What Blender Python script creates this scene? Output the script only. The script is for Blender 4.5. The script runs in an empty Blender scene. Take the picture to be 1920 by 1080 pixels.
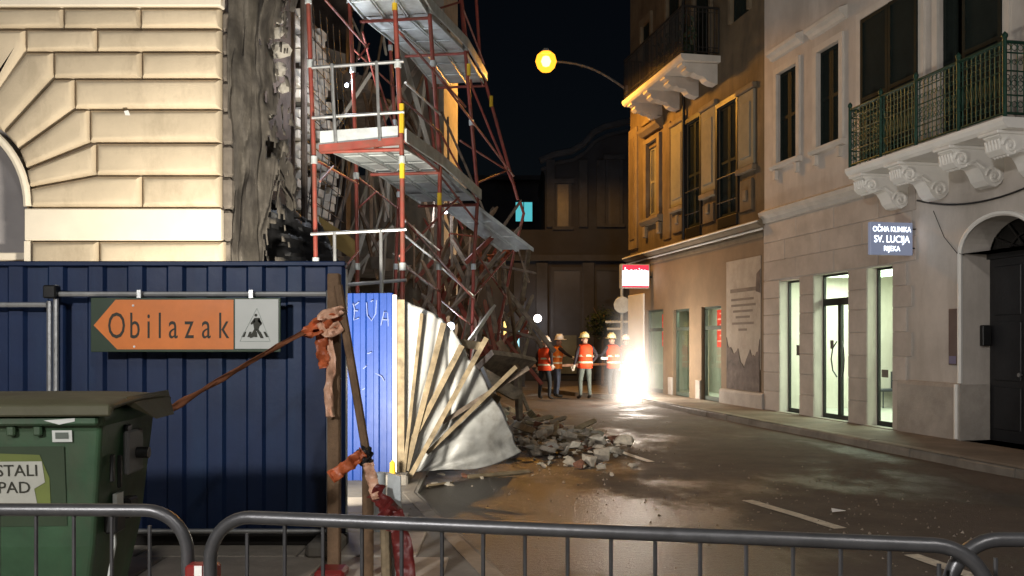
import bpy, bmesh, math, random
from mathutils import Vector, Matrix, noise as mnoise
R = math.radians
sc = bpy.context.scene
col = sc.collection
rnd = random.Random(7)

# ------------------------------------------------------------------ camera, sky, sun, exposure
CAM_H, FPX = 1.65, 1700.0
cam_d = bpy.data.cameras.new('camera')
cam = bpy.data.objects.new('camera', cam_d); col.objects.link(cam)
cam.location = (0, 0, CAM_H); cam.rotation_euler = (R(90), 0, 0)
cam_d.sensor_width = 36.0; cam_d.lens = 36.0 * FPX / 1920.0
cam_d.shift_y = 100.0 / 1920.0
cam_d.clip_start = 0.05; cam_d.clip_end = 3000
sc.camera = cam

SUN_EL, SUN_AZ = R(38), R(200)
w = bpy.data.worlds.new('World'); sc.world = w; w.use_nodes = True
nt = w.node_tree; nt.nodes.clear()
sky = nt.nodes.new('ShaderNodeTexSky'); sky.sky_type = 'NISHITA'; sky.sun_disc = False
sky.sun_elevation = SUN_EL; sky.sun_rotation = SUN_AZ
sky.air_density = 1.0; sky.dust_density = 3.0; sky.ozone_density = 0.6
bg = nt.nodes.new('ShaderNodeBackground'); bg.inputs['Strength'].default_value = 0.0009
out = nt.nodes.new('ShaderNodeOutputWorld')
nt.links.new(sky.outputs[0], bg.inputs[0]); nt.links.new(bg.outputs[0], out.inputs[0])
sun_d = bpy.data.lights.new('fill_sun', 'SUN'); sun_d.energy = 0.05; sun_d.angle = R(30); sun_d.color = (1, .95, .88)  # weak wide sun added as overall fill
sun = bpy.data.objects.new('fill_sun', sun_d); col.objects.link(sun)
sdir = Vector((math.sin(SUN_AZ) * math.cos(SUN_EL), math.cos(SUN_AZ) * math.cos(SUN_EL), math.sin(SUN_EL)))
sun.rotation_euler = (-sdir).to_track_quat('-Z', 'Y').to_euler()
vs = sc.view_settings
vs.view_transform = 'Standard'; vs.look = 'None'; vs.exposure = 0.0; vs.gamma = 1.0; vs.use_curve_mapping = False
sc.render.engine = 'CYCLES'
sc.cycles.use_denoising = True
sc.cycles.sample_clamp_indirect = 4.0
sc.cycles.sample_clamp_direct = 0.0
sc.cycles.max_bounces = 6; sc.cycles.transparent_max_bounces = 12
sc.cycles.caustics_reflective = False; sc.cycles.caustics_refractive = False
sc.cycles.volume_step_rate = 4.0; sc.cycles.volume_max_steps = 64

# ------------------------------------------------------------------ helpers
def P(x, y, Y):
    """a point seen at photo pixel (x, y) that stands Y metres away"""
    return Vector(((x - 960) / FPX * Y, Y, CAM_H - (y - 640) / FPX * Y))

def tag(o, label=None, cat=None, group=None, kind=None):
    if label: o['label'] = label
    if cat: o['category'] = cat
    if group: o['group'] = group
    if kind: o['kind'] = kind
    return o

def empty(name, loc=(0, 0, 0), rz=0.0, label=None, cat=None, group=None):
    o = bpy.data.objects.new(name, None); col.objects.link(o)
    o.location = loc; o.rotation_euler = (0, 0, rz); o.empty_display_size = .1
    return tag(o, label, cat, group)

def link_mesh(name, me, parent=None, mat=None, M=None):
    o = bpy.data.objects.new(name, me); col.objects.link(o)
    if parent is not None: o.parent = parent
    if M is not None: o.matrix_basis = M
    if mat is not None and not me.materials: me.materials.append(mat)
    return o

class MB:
    def __init__(self): self.v = []; self.f = []
    def add(self, vs, fs):
        n = len(self.v); self.v += [tuple(p) for p in vs]; self.f += [tuple(i + n for i in f) for f in fs]; return self
    def box(self, a, b, M=None):
        x0, y0, z0 = a; x1, y1, z1 = b
        vs = [Vector(p) for p in ((x0,y0,z0),(x1,y0,z0),(x1,y1,z0),(x0,y1,z0),(x0,y0,z1),(x1,y0,z1),(x1,y1,z1),(x0,y1,z1))]
        if M is not None: vs = [M @ p for p in vs]
        return self.add(vs, ((0,3,2,1),(4,5,6,7),(0,1,5,4),(1,2,6,5),(2,3,7,6),(3,0,4,7)))
    def bbox(self, a, b, c=.01):
        """box with chamfered edges along every side"""
        bm = bmesh.new(); bmesh.ops.create_cube(bm, size=1)
        a = Vector(a); b = Vector(b); s = b - a
        for v in bm.verts: v.co = Vector((a[i] + (v.co[i] + .5) * s[i] for i in range(3)))
        bmesh.ops.bevel(bm, geom=list(bm.edges), offset=c, segments=1, affect='EDGES')
        return self.bm(bm)
    def bm(self, bm):
        bm.verts.index_update()
        self.add([v.co.copy() for v in bm.verts], [[v.index for v in f.verts] for f in bm.faces]); bm.free(); return self
    def tube(self, pts, r, n=8, cap=True):
        pts = [Vector(p) for p in pts]; m = len(pts)
        rs = r if isinstance(r, (list, tuple)) else [r] * m
        base = len(self.v); up = None
        for i, p in enumerate(pts):
            t = (pts[min(i + 1, m - 1)] - pts[max(i - 1, 0)]).normalized()
            if up is None: up = t.orthogonal().normalized()
            up = (up - t * up.dot(t))
            up = up.normalized() if up.length > 1e-6 else t.orthogonal().normalized()
            sd = t.cross(up)
            for k in range(n):
                a = 2 * math.pi * k / n
                self.v.append(tuple(p + (up * math.cos(a) + sd * math.sin(a)) * rs[i]))
        for i in range(m - 1):
            for k in range(n):
                a = base + i * n + k; b = base + i * n + (k + 1) % n
                self.f.append((a, b, b + n, a + n))
        if cap:
            self.f.append(tuple(base + k for k in range(n))[::-1]); e = base + (m - 1) * n
            self.f.append(tuple(e + k for k in range(n)))
        return self
    def prism(self, poly, fn0, fn1):
        """poly of 2d points, mapped by fn0 to the near face and fn1 to the far face"""
        n = len(poly); vs = [fn0(p) for p in poly] + [fn1(p) for p in poly]
        fs = [tuple(range(n)), tuple(range(2 * n - 1, n - 1, -1))] + [(i, i + n, (i + 1) % n + n, (i + 1) % n) for i in range(n)]
        return self.add(vs, fs)
    def grid(self, fn, nu, nv):
        b = len(self.v)
        for i in range(nu + 1):
            for j in range(nv + 1): self.v.append(tuple(fn(i / nu, j / nv)))
        for i in range(nu):
            for j in range(nv):
                a = b + i * (nv + 1) + j; self.f.append((a, a + 1, a + nv + 2, a + nv + 1))
        return self
    def lathe(self, prof, c, n=16, ax='z'):
        b = len(self.v); c = Vector(c)
        for (r, h) in prof:
            for k in range(n):
                a = 2 * math.pi * k / n; x, y = r * math.cos(a), r * math.sin(a)
                q = {'z': (x, y, h), 'y': (x, h, y), 'x': (h, x, y)}[ax]
                self.v.append(tuple(c + Vector(q)))
        for i in range(len(prof) - 1):
            for k in range(n):
                a = b + i * n + k; d = b + i * n + (k + 1) % n
                self.f.append((a, d, d + n, a + n))
        return self
    def mesh(self, name, mat=None, smooth=False):
        me = bpy.data.meshes.new(name); me.from_pydata(self.v, [], self.f); me.validate()
        bm = bmesh.new(); bm.from_mesh(me); bmesh.ops.recalc_face_normals(bm, faces=bm.faces); bm.to_mesh(me); bm.free()
        if mat is not None: me.materials.append(mat)
        if smooth:
            me.polygons.foreach_set('use_smooth', [True] * len(me.polygons))
            try: me.set_sharp_from_angle(angle=R(40))
            except Exception: pass
        return me
    def build(self, name, mat, parent=None, smooth=False, thick=0):
        o = link_mesh(name, self.mesh(name, mat, smooth), parent)
        if thick:
            m = o.modifiers.new('thickness', 'SOLIDIFY'); m.thickness = thick; m.offset = 0
        return o

def fbm(x, y, z=0, o=3):
    s = 0; a = 1
    for _ in range(o):
        s += a * mnoise.noise(Vector((x, y, z))); x *= 2.03; y *= 2.03; z *= 2.03; a *= .5
    return s

# ------------------------------------------------------------------ materials
def new_mat(name):
    m = bpy.data.materials.new(name); m.use_nodes = True
    n = m.node_tree; b = n.nodes['Principled BSDF']; return m, n, b

def M(name, c, rough=.7, metal=0.0, var=.18, scale=2.5, bump=0.0, bscale=25, dirt=None, dscale=.9, damt=.5, spec=.4, dlo=.45, stretch=None, rand=0.0):
    """base colour with two noise layers, a second (dirt) colour in patches, and fine relief"""
    m, n, b = new_mat(name); N = n.nodes; L = n.links
    tc = N.new('ShaderNodeTexCoord')
    co = tc.outputs['Object']
    if stretch:
        mp = N.new('ShaderNodeMapping'); mp.inputs['Scale'].default_value = stretch; L.new(co, mp.inputs[0]); co2 = mp.outputs[0]
    else: co2 = co
    def nz(s, d=5, r=.6, c=None):
        t = N.new('ShaderNodeTexNoise'); t.inputs['Scale'].default_value = s; t.inputs['Detail'].default_value = d
        t.inputs['Roughness'].default_value = r; L.new(c or co, t.inputs['Vector']); return t
    r = N.new('ShaderNodeValToRGB'); r.color_ramp.elements[0].position = .3; r.color_ramp.elements[1].position = .72
    lo = [x * (1 - var * 1.3) for x in c]; hi = [min(1, x * (1 + var)) for x in c]
    r.color_ramp.elements[0].color = (*lo, 1); r.color_ramp.elements[1].color = (*hi, 1)
    L.new(nz(scale).outputs[0], r.inputs[0]); last = r.outputs[0]
    if dirt:
        mx = N.new('ShaderNodeMix'); mx.data_type = 'RGBA'
        rr = N.new('ShaderNodeValToRGB'); rr.color_ramp.elements[0].position = dlo; rr.color_ramp.elements[1].position = dlo + .22
        rr.color_ramp.elements[1].color = (damt, damt, damt, 1)
        L.new(nz(dscale, 8, .7, co2).outputs[0], rr.inputs[0]); L.new(rr.outputs[0], mx.inputs[0])
        L.new(last, mx.inputs[6]); mx.inputs[7].default_value = (*dirt, 1); last = mx.outputs[2]
    if rand:
        oi = N.new('ShaderNodeObjectInfo'); hv = N.new('ShaderNodeHueSaturation'); m2 = N.new('ShaderNodeMapRange')
        m2.inputs[3].default_value = 1 - rand; m2.inputs[4].default_value = 1 + rand * .6; L.new(oi.outputs['Random'], m2.inputs[0]); L.new(m2.outputs[0], hv.inputs['Value']); L.new(last, hv.inputs['Color']); last = hv.outputs[0]
    L.new(last, b.inputs['Base Color'])
    mr = N.new('ShaderNodeMapRange'); mr.inputs[3].default_value = max(.03, rough - .1); mr.inputs[4].default_value = min(1, rough + .1)
    L.new(nz(scale * 3).outputs[0], mr.inputs[0]); L.new(mr.outputs[0], b.inputs['Roughness'])
    b.inputs['Metallic'].default_value = metal; b.inputs['Specular IOR Level'].default_value = spec
    if bump:
        bp = N.new('ShaderNodeBump'); bp.inputs['Strength'].default_value = bump; bp.inputs['Distance'].default_value = .02
        L.new(nz(bscale, 6).outputs[0], bp.inputs['Height']); L.new(bp.outputs[0], b.inputs['Normal'])
    return m

def EM(name, c, s):
    m, n, b = new_mat(name)
    b.inputs['Base Color'].default_value = (*c, 1); b.inputs['Emission Color'].default_value = (*c, 1)
    b.inputs['Emission Strength'].default_value = s; b.inputs['Roughness'].default_value = .4
    return m

def GLASS(name, tint=(.9, .95, .9), fac=.12, rough=.02):
    m, n, b = new_mat(name); N = n.nodes; L = n.links; N.remove(b)
    t = N.new('ShaderNodeBsdfTransparent'); t.inputs[0].default_value = (*tint, 1)
    g = N.new('ShaderNodeBsdfGlossy'); g.inputs['Roughness'].default_value = rough
    f0 = N.new('ShaderNodeLayerWeight'); f0.inputs[0].default_value = .5
    f = N.new('ShaderNodeMath'); f.operation = 'POWER'; f.inputs[1].default_value = 5.0; L.new(f0.outputs['Facing'], f.inputs[0])
    a = N.new('ShaderNodeMath'); a.operation = 'ADD'; a.inputs[1].default_value = fac; a.use_clamp = True
    mx = N.new('ShaderNodeMixShader'); L.new(f.outputs[0], a.inputs[0]); L.new(a.outputs[0], mx.inputs[0])
    L.new(t.outputs[0], mx.inputs[1]); L.new(g.outputs[0], mx.inputs[2]); L.new(mx.outputs[0], N['Material Output'].inputs[0])
    return m

def road_mat():
    m, n, b = new_mat('wet asphalt'); N = n.nodes; L = n.links
    tc = N.new('ShaderNodeTexCoord')
    def nz(s, d=6, r=.6, vec=None):
        t = N.new('ShaderNodeTexNoise'); t.inputs['Scale'].default_value = s; t.inputs['Detail'].default_value = d
        t.inputs['Roughness'].default_value = r; L.new(vec or tc.outputs['Object'], t.inputs['Vector']); return t
    wet = N.new('ShaderNodeValToRGB'); wet.color_ramp.elements[0].position = .5; wet.color_ramp.elements[1].position = .63
    mp = N.new('ShaderNodeMapping'); mp.inputs['Scale'].default_value = (.75, .5, 1); mp.inputs['Location'].default_value = (3.1, 1.7, 0)
    L.new(tc.outputs['Object'], mp.inputs[0]); L.new(nz(.8, 7, .62, mp.outputs[0]).outputs[0], wet.inputs[0])
    dm = N.new('ShaderNodeMapping'); dm.inputs['Location'].default_value = (-.15, -8.2, 0); dm.inputs['Scale'].default_value = (.42, .2, 1); dm.vector_type = 'POINT'
    dm.inputs['Location'].default_value = (-.15 * .42, -8.2 * .2, 0); L.new(tc.outputs['Object'], dm.inputs[0])
    sg = N.new('ShaderNodeTexGradient'); sg.gradient_type = 'SPHERICAL'; L.new(dm.outputs[0], sg.inputs[0])
    ad = N.new('ShaderNodeMath'); ad.operation = 'MULTIPLY_ADD'; ad.inputs[1].default_value = .34
    L.new(sg.outputs[1], ad.inputs[0]); L.new(wet.inputs[0].links[0].from_socket, ad.inputs[2]); L.new(ad.outputs[0], wet.inputs[0])
    base = N.new('ShaderNodeValToRGB'); base.color_ramp.elements[0].position = .3; base.color_ramp.elements[1].position = .75
    base.color_ramp.elements[0].color = (.05, .041, .035, 1); base.color_ramp.elements[1].color = (.115, .092, .075, 1)
    L.new(nz(1.6, 9, .72).outputs[0], base.inputs[0])
    grit = N.new('ShaderNodeValToRGB'); grit.color_ramp.elements[0].position = .62; grit.color_ramp.elements[1].position = .74
    grit.color_ramp.elements[1].color = (.6, .6, .6, 1); L.new(nz(60, 4).outputs[0], grit.inputs[0])
    mx = N.new('ShaderNodeMix'); mx.data_type = 'RGBA'; L.new(grit.outputs[0], mx.inputs[0]); L.new(base.outputs[0], mx.inputs[6]); mx.inputs[7].default_value = (.17, .14, .115, 1)
    dk = N.new('ShaderNodeMix'); dk.data_type = 'RGBA'; L.new(wet.outputs[0], dk.inputs[0]); L.new(mx.outputs[2], dk.inputs[6]); dk.inputs[7].default_value = (.035, .028, .023, 1)
    L.new(dk.outputs[2], b.inputs['Base Color'])
    rg = N.new('ShaderNodeMapRange'); rg.inputs[3].default_value = .82; rg.inputs[4].default_value = .36
    L.new(wet.outputs[0], rg.inputs[0]); L.new(rg.outputs[0], b.inputs['Roughness'])
    b.inputs['Specular IOR Level'].default_value = .5
    bp = N.new('ShaderNodeBump'); bp.inputs['Strength'].default_value = .7; bp.inputs['Distance'].default_value = .02
    L.new(nz(22, 9, .75).outputs[0], bp.inputs['Height']); L.new(bp.outputs[0], b.inputs['Normal'])
    return m

m_road = road_mat()
m_ground = M('dark ground', (.05, .045, .04), .9, bump=.3)
m_pave = M('grey pavement', (.2, .17, .14), .65, var=.25, scale=1.5, bump=.35, bscale=30, dirt=(.1, .085, .07), dscale=1.4)
m_slab = M('pale paving slab', (.55, .49, .41), .7, var=.15, scale=2, bump=.25, bscale=40, dirt=(.25, .21, .17), dscale=1.5, damt=.6)
m_kerb = M('granite kerb', (.27, .24, .2), .6, bump=.3, bscale=60, dirt=(.12, .1, .085), dscale=2)
m_line = M('worn road paint', (.62, .56, .46), .6, var=.2, scale=14, dirt=(.2, .17, .14), dscale=9, damt=.8, dlo=.52)
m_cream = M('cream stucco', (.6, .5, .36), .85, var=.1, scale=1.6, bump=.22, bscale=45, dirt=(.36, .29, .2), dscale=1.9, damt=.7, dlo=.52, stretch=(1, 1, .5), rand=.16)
m_creamwhite = M('pale cream band', (.82, .74, .6), .75, var=.05, bump=.08, bscale=60)
m_joint = M('dark joint stucco', (.3, .23, .16), .9)
m_greyplaster = M('grey plaster infill', (.36, .34, .34), .85, var=.08, bump=.1)
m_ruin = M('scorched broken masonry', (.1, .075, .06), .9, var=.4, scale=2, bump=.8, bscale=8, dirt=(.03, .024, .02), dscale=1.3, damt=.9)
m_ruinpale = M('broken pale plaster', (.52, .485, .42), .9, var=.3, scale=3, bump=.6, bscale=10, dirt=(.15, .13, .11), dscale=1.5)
m_ruinfloor = M('torn floor slab', (.22, .19, .16), .9, var=.3, bump=.7, bscale=9)
m_cornerst = M('shaded weathered cornerstone', (.17, .145, .12), .9, var=.3, scale=3, bump=.5, bscale=12, dirt=(.08, .07, .06), dscale=2)  # weathered stone, its base colour darkened for the shadow on it
m_whitebrick = M('white brick', (.66, .61, .53), .85, var=.3, scale=4, dirt=(.25, .21, .17), dscale=2, bump=.3, bscale=30)
m_sheet = M('grey dust sheet', (.125, .11, .09), .85, var=.4, scale=3, bump=.5, bscale=16, dirt=(.035, .03, .026), dscale=3.5, damt=.9, dlo=.4, stretch=(1, 1, .14))
m_black = M('black tarpaulin', (.012, .012, .013), .55, bump=.3, bscale=9)
m_scred = M('red oxide steel tube', (.3, .062, .045), .5, .1, var=.25, scale=6, bump=.1, dirt=(.17, .09, .06), dscale=5, damt=.7)
m_galv = M('galvanised steel', (.55, .56, .56), .38, .75, var=.15, scale=7, bump=.08)
m_galvdull = M('dull galvanised deck', (.58, .62, .62), .45, .15, var=.2, scale=4, bump=.12, dirt=(.28, .28, .27), dscale=2.5)
m_yellow = M('yellow sticker', (.75, .5, .03), .5)
m_whitepaint = M('white paint', (.84, .82, .78), .55, var=.06, bump=.08)
m_wall_a = M('greige facade stucco', (.57, .52, .475), .85, var=.12, scale=1.2, bump=.2, bscale=45, dirt=(.36, .32, .28), dscale=1.1, damt=.65, stretch=(1, 1, .28))
m_wall_a2 = M('greige stone facing', (.52, .465, .42), .8, rand=.1, var=.13, scale=1.7, bump=.2, bscale=50, dirt=(.33, .29, .25), dscale=.9, damt=.6)
m_trim_a = M('pale moulding', (.6, .555, .5), .8, var=.1, bump=.1)
m_plinth = M('plinth stone', (.42, .38, .34), .8, var=.15, bump=.3, bscale=30, dirt=(.2, .17, .14))
m_wall_b = M('ochre stucco', (.16, .12, .075), .88, var=.2, scale=1.3, bump=.3, bscale=22, dirt=(.07, .055, .04), dscale=1.2, damt=.85, stretch=(1, 1, .3))
m_wall_b2 = M('ground floor ochre stucco', (.23, .165, .105), .88, var=.15, scale=1.1, bump=.2, bscale=30, dirt=(.17, .125, .085), dscale=.6, damt=.8)
m_trim_b = M('weathered ochre moulding', (.19, .15, .1), .85, var=.2, bump=.3, dirt=(.18, .13, .09), dscale=1.5)
m_pale_b = M('pale panel', (.22, .21, .165), .85, var=.12, bump=.15, dirt=(.3, .26, .19), dscale=1.2)
m_shut = M('dark green shutter', (.012, .018, .016), .75, var=.2, bump=.1, spec=.15)
m_dark = M('dark interior', (.012, .011, .011), .9)
m_iron_g = M('green wrought iron', (.014, .055, .036), .45, .3, var=.3, scale=9)
m_iron = M('dark wrought iron', (.03, .027, .025), .5, .4)
m_door = M('dark wooden door', (.022, .022, .024), .45, bump=.15)
m_blackmetal = M('black metal', (.02, .02, .02), .4, .3)
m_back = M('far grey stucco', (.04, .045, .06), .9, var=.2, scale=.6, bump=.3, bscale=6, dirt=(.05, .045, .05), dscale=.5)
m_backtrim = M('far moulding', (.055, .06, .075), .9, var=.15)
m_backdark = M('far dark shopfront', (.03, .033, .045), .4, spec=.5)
m_blue_d = M('dark blue painted sheet', (.006, .02, .07), .5, .1, var=.2, scale=1.4, bump=.06, dirt=(.012, .04, .1), dscale=1.6, damt=.6, dlo=.5, stretch=(1.6, 1, .16))
m_blue_b = M('blue painted sheet', (.005, .036, .2), .5, .05, var=.1, scale=2, bump=.06, dirt=(.004, .026, .14), dscale=2, stretch=(1.5, 1, .3))
m_whitesheet = M('grey white sheet metal', (.5, .505, .49), .45, .0, var=.14, scale=3, bump=.12, bscale=9, dirt=(.2, .185, .16), dscale=3, damt=.7)
m_timber = M('pale timber', (.26, .205, .13), .85, rand=.25, var=.4, scale=8, bump=.3, bscale=40, dirt=(.25, .18, .1), dscale=3)
m_timberold = M('old brown timber', (.17, .105, .06), .85, var=.3, scale=8, bump=.4, bscale=40)
m_splint = M('broken grey timber', (.22, .17, .13), .9, var=.4, scale=7, bump=.5, bscale=30)
m_tape = M('orange plastic tape', (.45, .11, .04), .4, var=.3, scale=9, bump=.3, bscale=20)
m_tapepale = M('pale plastic tape', (.62, .36, .24), .4, var=.25, scale=12, bump=.3, bscale=20)
m_tapered = M('dark red plastic tape', (.14, .02, .018), .4, var=.3, scale=9, bump=.3, bscale=20)
m_tapedull = M('dull brown tape', (.2, .075, .035), .6, var=.3)
m_stone = M('broken stone', (.66, .58, .47), .9, rand=.15, var=.35, scale=4, bump=.7, bscale=18, dirt=(.15, .12, .09), dscale=2)
m_bank = M('dusty rubble', (.2, .165, .13), .95, var=.5, scale=5, bump=1.0, bscale=7, dirt=(.07, .055, .045), dscale=3, damt=.8)
m_crumb = M('plaster crumbs', (.3, .25, .2), .95, var=.5, scale=6)
m_brick = M('broken brick', (.24, .11, .07), .9, var=.35, scale=4, bump=.6, bscale=18)
m_bin = M('dark green plastic', (.034, .08, .04), .5, var=.25, scale=3, bump=.08, dirt=(.06, .062, .04), dscale=2.5, damt=.7, stretch=(1, 1, .4))
m_lid = M('dusty olive plastic', (.085, .08, .045), .6, var=.3, scale=3, bump=.1, dirt=(.045, .05, .03), dscale=3)
m_orange = M('faded orange sign film', (.72, .2, .03), .45, var=.12, scale=3)
m_signgreen = M('dark green sign film', (.02, .045, .02), .45)
m_signwhite = M('white sign film', (.55, .57, .54), .45, var=.06)
m_signblack = M('black sign lettering', (.03, .03, .02), .6)
m_steelbar = M('zinc coated barrier tube', (.1, .1, .105), .38, .6, var=.2, scale=9, bump=.06)
m_redplastic = M('red plastic', (.2, .02, .018), .4)
m_skin = M('skin', (.45, .26, .18), .6, var=.05)
m_jacket = M('dark work jacket', (.03, .025, .03), .85)
m_jeans = M('blue grey jeans', (.1, .12, .17), .9, var=.2, scale=9)
m_trous = M('dark work trousers', (.035, .04, .045), .9, var=.2)
m_trousg = M('grey green trousers', (.13, .15, .13), .9, var=.2)
m_shoe = M('work boots', (.03, .025, .02), .6)
m_vest = M('orange red vest fabric', (.75, .07, .015), .75, var=.12, scale=9, bump=.2, bscale=15)
m_vest2 = M('orange vest fabric', (.8, .2, .02), .75, var=.12, scale=9, bump=.2, bscale=15)
m_reflect = M('reflective band', (.75, .72, .5), .4)
m_blackmark = m_black
m_helmw = M('white helmet plastic', (.8, .76, .7), .35, var=.03)
m_helmy = M('pale yellow helmet plastic', (.78, .75, .42), .35, var=.03)
m_glove = M('pale work glove', (.72, .66, .55), .85)
m_leaf = M('dark leaves', (.02, .035, .018), .7)
m_concrete = M('concrete', (.25, .23, .2), .9, var=.2, bump=.4)
m_cable = M('black cable', (.015, .013, .012), .6)
m_poster = M('peeling poster paper', (.42, .37, .31), .85, var=.1, scale=3, bump=.2, bscale=12, dirt=(.25, .21, .17), dscale=2.5)
m_posterdark = M('torn poster dark layer', (.13, .1, .085), .85, var=.4, scale=4, bump=.4, bscale=10)
m_fade = M('faded print', (.2, .165, .135), .85)
g_shop = GLASS('shop glass', (.82, .95, .84), .03)
g_old = GLASS('dull shop glass', (.72, .75, .68), .05, .06)
g_dark = GLASS('dark window glass', (.25, .27, .3), .08)

def lamp(name, kind, loc, energy, color, parent=None, size=.2, aim=None, spread=None, blend=.5):
    d = bpy.data.lights.new(name, kind); d.energy = energy; d.color = color
    if kind == 'AREA': d.size = size
    elif kind in ('POINT', 'SPOT'): d.shadow_soft_size = size
    if kind == 'SPOT': d.spot_size = spread or R(120); d.spot_blend = blend
    o = bpy.data.objects.new(name, d); col.objects.link(o); o.location = loc
    if aim is not None: o.rotation_euler = (Vector(aim) - Vector(loc)).to_track_quat('-Z', 'Y').to_euler()
    if parent is not None:
        o.parent = parent; o.matrix_parent_inverse = parent.matrix_world.inverted() if False else Matrix()
    return o

def lettering(s, size, mat, parent, Mx, sx=1.0, ex=.001, align='CENTER', name='lettering'):
    c = bpy.data.curves.new('text', 'FONT'); c.body = s; c.size = size; c.align_x = align; c.align_y = 'CENTER'; c.extrude = ex
    c.resolution_u = 3
    o = bpy.data.objects.new('text', c); col.objects.link(o)
    dg = bpy.context.evaluated_depsgraph_get(); dg.update()
    me = bpy.data.meshes.new_from_object(o.evaluated_get(dg)); bpy.data.objects.remove(o)
    me.materials.clear(); me.materials.append(mat)
    return link_mesh(name, me, parent, None, Mx @ Matrix.Diagonal((sx, 1, 1, 1)))

def frame(o, right, up):
    """matrix with local x = right, y = up, z towards the reader"""
    r = Vector(right).normalized(); u = Vector(up); u = (u - r * u.dot(r)).normalized(); n = r.cross(u)
    m = Matrix((r, u, n)).transposed().to_4x4(); m.translation = Vector(o); return m

# ------------------------------------------------------------------ ground, road, pavements
def flat(poly, z, name, mat, **kw):
    b = MB(); b.add([(x, y, z) for x, y in poly], [tuple(range(len(poly)))]); o = b.build(name, mat); tag(o, kind='structure', **kw); return o
flat([(-900, -300), (900, -300), (900, 1500), (-900, 1500)], -.03, 'ground', m_ground)
def road_fn(u, v):
    x = -14 + 30 * u; y = -9 + 75 * v
    return (x, y, .012 * fbm(x * .35, y * .35, 2) + .006 * fbm(x * 1.3, y * 1.3, 5) - .006)
o = MB().grid(road_fn, 90, 180).build('road', m_road, smooth=True); tag(o, kind='structure')

def kx(Y): return 8.3 - .2 * Y            # kerb of the street side opposite the ruin
def pavement(name, edge, inner, h, matp, kw=.16):
    """edge: kerb line points, inner: the back line; a raised sheet with a rounded kerb of separate stones"""
    b = MB(); n = len(edge)
    for i in range(n - 1):
        b.add([(*edge[i], h), (*edge[i + 1], h), (*inner[i + 1], h), (*inner[i], h)], [(0, 1, 2, 3)])
    pv = b.build(name, matp); tag(pv, kind='structure')
    for i in range(n - 1):
        a = Vector((*edge[i], 0)); c = Vector((*edge[i + 1], 0)); L = (c - a).length; d = (c - a) / L
        q = Vector((*inner[i], 0)) - a; q = (q - d * q.dot(d)).normalized()
        m = max(1, int(round(L / 1.0)))
        for k in range(m):
            s0 = L * k / m + .006; s1 = L * (k + 1) / m - .006; dz = rnd.uniform(-.006, .006); oo = rnd.uniform(-.008, .008)
            prof = [(-.01 + oo, -.05), (0 + oo, h - .03), (.015 + oo, h - .004), (.04 + oo, h + .006), (kw, h + .006), (kw, -.05)]
            mb = MB(); mb.prism(prof, lambda p: a + d * s0 + q * p[0] + Vector((0, 0, p[1] + dz)), lambda p: a + d * s1 + q * p[0] + Vector((0, 0, p[1] + dz)))
            mb.build('kerb_stone', m_kerb, pv)
    return pv
edge = [(kx(y), y) for y in (4, 10, 16, 22, 25.2)] + [(2.6, 26.2), (1.9, 27.2)]
inner = [(kx(y) + 2.15, y) for y in (4, 10, 16, 22, 25.2)] + [(4.8, 27.5), (4.4, 30)]
pavement('pavement', edge, inner, .12, m_pave)
# pavement round the corner at the far end
b = MB(); b.prism([(1.9, 27.2), (4.4, 30), (4.2, 33), (1.0, 30)], lambda p: Vector((p[0], p[1], .116)), lambda p: Vector((p[0], p[1], -.05))); tag(b.build('pavement', m_pave), kind='structure')
edge_l = [(1.9, -.8), (.85, 3), (-.11, 6.4), (-1.0, 9.6), (-1.05, 11.5)]
inner_l = [(-9, -.8), (-9, 3), (-9, 6.4), (-9, 9.6), (-9, 11.5)]
pl = pavement('pavement', edge_l, inner_l, .05, m_concrete)
# big pale slabs laid on the near pavement
for j, y in enumerate((3.3, 4.15, 5.0, 5.85, 6.7, 7.55, 8.4)):
    xe = .85 - .285 * (y + .85 - 3) - .25
    x = xe; i = 0
    while x > -5.5 and i < 8:
        w_ = 1.2 if i else .9
        mb = MB(); mb.bbox((x - w_ + .012, y + .012, .0), (x - .012, y + .85 - .012, .062 + rnd.uniform(-.003, .004)), .006)
        mb.build('paving_slab', m_slab, pl); x -= w_; i += 1
# painted dashes
def dash(a, b, w_, label):
    a = Vector((*a, 0)); b = Vector((*b, 0)); d = (b - a).normalized(); q = Vector((-d.y, d.x, 0)) * w_ / 2
    mb = MB(); n = 8
    for i in range(n):
        p0 = a + (b - a) * i / n; p1 = a + (b - a) * (i + 1) / n
        f = lambda p: (p.x, p.y, road_fn((p.x + 14) / 30, (p.y + 9) / 75)[2] + .006)
        mb.add([f(p0 - q), f(p1 - q), f(p1 + q), f(p0 + q)], [(0, 1, 2, 3)])
    o = mb.build('road_marking', m_line); tag(o, label, 'road marking', 'dashes of the centre line', 'structure')
dash((2.45, 9.45), (2.9, 8.0), .13, 'worn white centre line dash lying across the open road')
dash((3.08, 7.0), (3.42, 5.6), .13, 'white centre line dash nearest the steel barrier')
dash((1.9, 12.4), (1.55, 13.9), .11, 'faint centre line dash farther up the road')

# ------------------------------------------------------------------ buildings on the street side opposite the ruin
ANG = math.atan2(.981, -.196)
ORG = (5.68, 20.4, 0)      # local x runs away along the street, local y points into the street

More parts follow.
